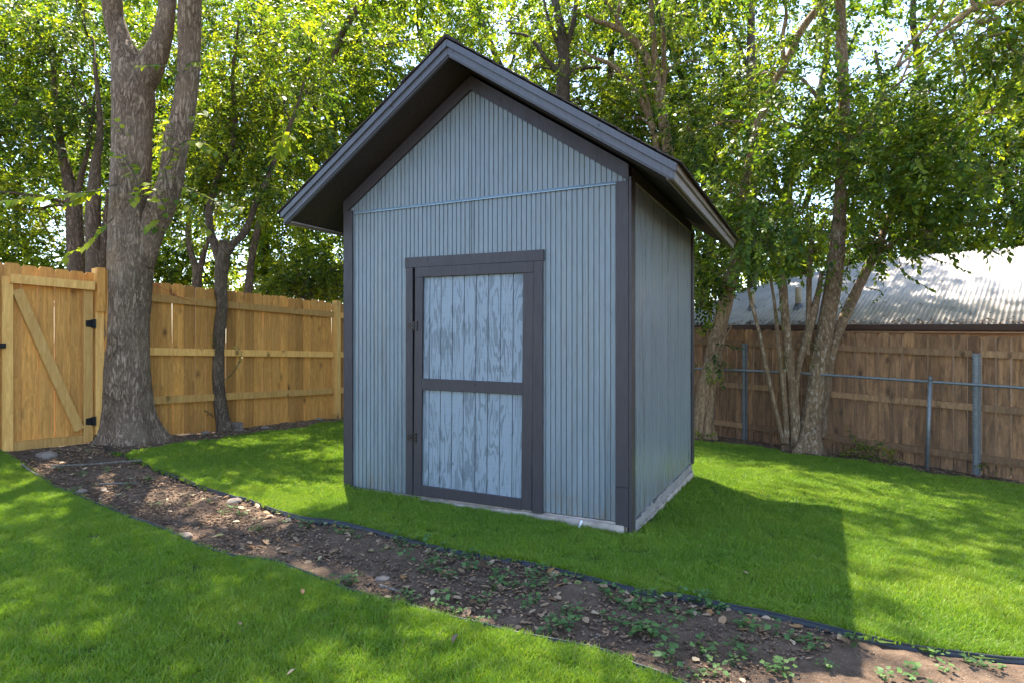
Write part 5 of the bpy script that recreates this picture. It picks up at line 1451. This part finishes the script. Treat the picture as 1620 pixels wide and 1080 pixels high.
# crumbs, pebbles and bark chips (too many to count)
def crumbs(name, label, P, smin, smax, mat, seed, chip=False):
    rr = np.random.default_rng(seed); n = len(P)
    base = np.array([(1, 0, 0), (-1, .1, 0), (0, 1, 0), (.1, -1, 0), (0, 0, 1), (0, 0, -1)]) * (np.array([1.4, .6, .25]) if chip else np.array([1, .9, .7]))
    fc = np.array([(0, 2, 4), (2, 1, 4), (1, 3, 4), (3, 0, 4), (2, 0, 5), (1, 2, 5), (3, 1, 5), (0, 3, 5)])
    a = rr.uniform(0, 6.28, n); s_ = rr.uniform(smin, smax, n) ** 1.0
    jit = rr.uniform(0.6, 1.3, (n, 6, 1))
    B = base[None] * jit * s_[:, None, None]
    X = B[..., 0] * np.cos(a)[:, None] - B[..., 1] * np.sin(a)[:, None]; Y = B[..., 0] * np.sin(a)[:, None] + B[..., 1] * np.cos(a)[:, None]
    Z = B[..., 2] + rr.normal(0, .25, (n, 1)) * X
    V = np.stack([X + P[:, :1], Y + P[:, 1:2], Z + (ground_z(P[:, 0], P[:, 1]) - 0.006 + s_ * 0.3)[:, None]], -1).reshape(-1, 3)
    Fq = (fc[None] + (np.arange(n) * 6)[:, None, None]).reshape(-1, 3)
    link(name, mesh_np(name, V, Fq.ravel(), np.full(len(Fq), 3)), mat, label=label, kind='stuff', category='litter')
crumbs('gravel', 'pebbles and clods scattered over the soil strip', strip_points(1700, rl, 0.02, 0.98, 0, 1, 0.8), 0.002, 0.008, M['stone'], 5)
M['clod'] = m_simple('dark_soil_clod', (0.115, 0.073, 0.048), 0.95, 0, 0.4, 30, 0.5, 0.1)
crumbs('clods', 'crumbled dark earth over the soil strip', strip_points(6000, rl, 0.0, 1.0, 0, 1, 0.8), 0.003, 0.014, M['clod'], 6)
M['chip'] = m_simple('brown_bark_chip', (0.27, 0.17, 0.105), 0.9, 0, 0.5, 30, 0.4, 0.1)
crumbs('litter', 'brown bark chips and leaf bits on the soil strip', strip_points(5600, rl, 0.02, 0.98, 0, 1, 0.9, True), 0.004, 0.015, M['chip'], 7, True)
# litter at the feet of the fences
Pf = []
for _ in range(1300):
    s_ = rl.uniform(fence_s(60), s_post + 1.5); d_ = rl.uniform(0.02, 0.75); q = FO + FD * s_ + FN * d_; Pf.append((q.x, q.y))
for _ in range(900):
    s_ = rl.uniform(-1.5, rf_s(1660)); d_ = rl.uniform(0.02, 0.55); q = RO + RD * s_ - RN * d_; Pf.append((q.x, q.y))
crumbs('leaf_litter', 'dry leaf litter along the feet of both fences', np.array(Pf), 0.006, 0.026, M['chip'], 8, True)
# leaves blown on the metal roof
Vr = []
rr = np.random.default_rng(900)
def roof_pt(s_, L): q = HO + RD * s_ + RN * L; return (q.x, q.y, h_eave_z(s_) + 0.024 + L * slope)
n = 900; ss = rr.uniform(sA, sB, n); LL = np.where(rr.uniform(0, 1, n) < 0.78, -0.05 + np.abs(rr.normal(0, 0.09, n)), rr.uniform(0, 3.2, n) ** 1.2)
PR = np.array([roof_pt(a, b) for a, b in zip(ss, LL)])
sz = rr.uniform(0.012, 0.032, n); a = rr.uniform(0, 6.28, n)
off = np.array([(-1, 0, 0), (0, -.6, .35), (1, 0, .1), (0, .6, .4)])
V = PR[:, None, :] + np.stack([off[None, :, 0] * np.cos(a)[:, None] - off[None, :, 1] * np.sin(a)[:, None], off[None, :, 0] * np.sin(a)[:, None] + off[None, :, 1] * np.cos(a)[:, None], off[None, :, 2] + 0 * a[:, None]], -1) * sz[:, None, None]
Fq = (np.array([(0, 1, 2), (0, 2, 3)])[None] + (np.arange(n) * 4)[:, None, None]).reshape(-1, 3)
link('leaf_litter', mesh_np('leaf_litter', V.reshape(-1, 3), Fq.ravel(), np.full(len(Fq), 3)), M['chip'], label='brown leaves blown along the eave of the metal roof', kind='stuff', category='litter')
# red string on the pine fence
sa, sb = fence_s(240), fence_s(310)
pth = np.array([(FO.x + FD.x * s_ + FN.x * (0.045 + .01 * math.sin(s_ * 9)), FO.y + FD.y * s_ + FN.y * .05, fence_gz(s_) + 1.80 - 0.17 * (s_ - sa) / (sb - sa) - 0.03 * math.sin((s_ - sa) * 5)) for s_ in np.linspace(sa, sb, 14)])
link('string', tubes_mesh('string', [tube_arrays(pth, np.full(14, 0.0025), 5)]), M['red'], label='red string hanging across the top of the pine fence', category='string')
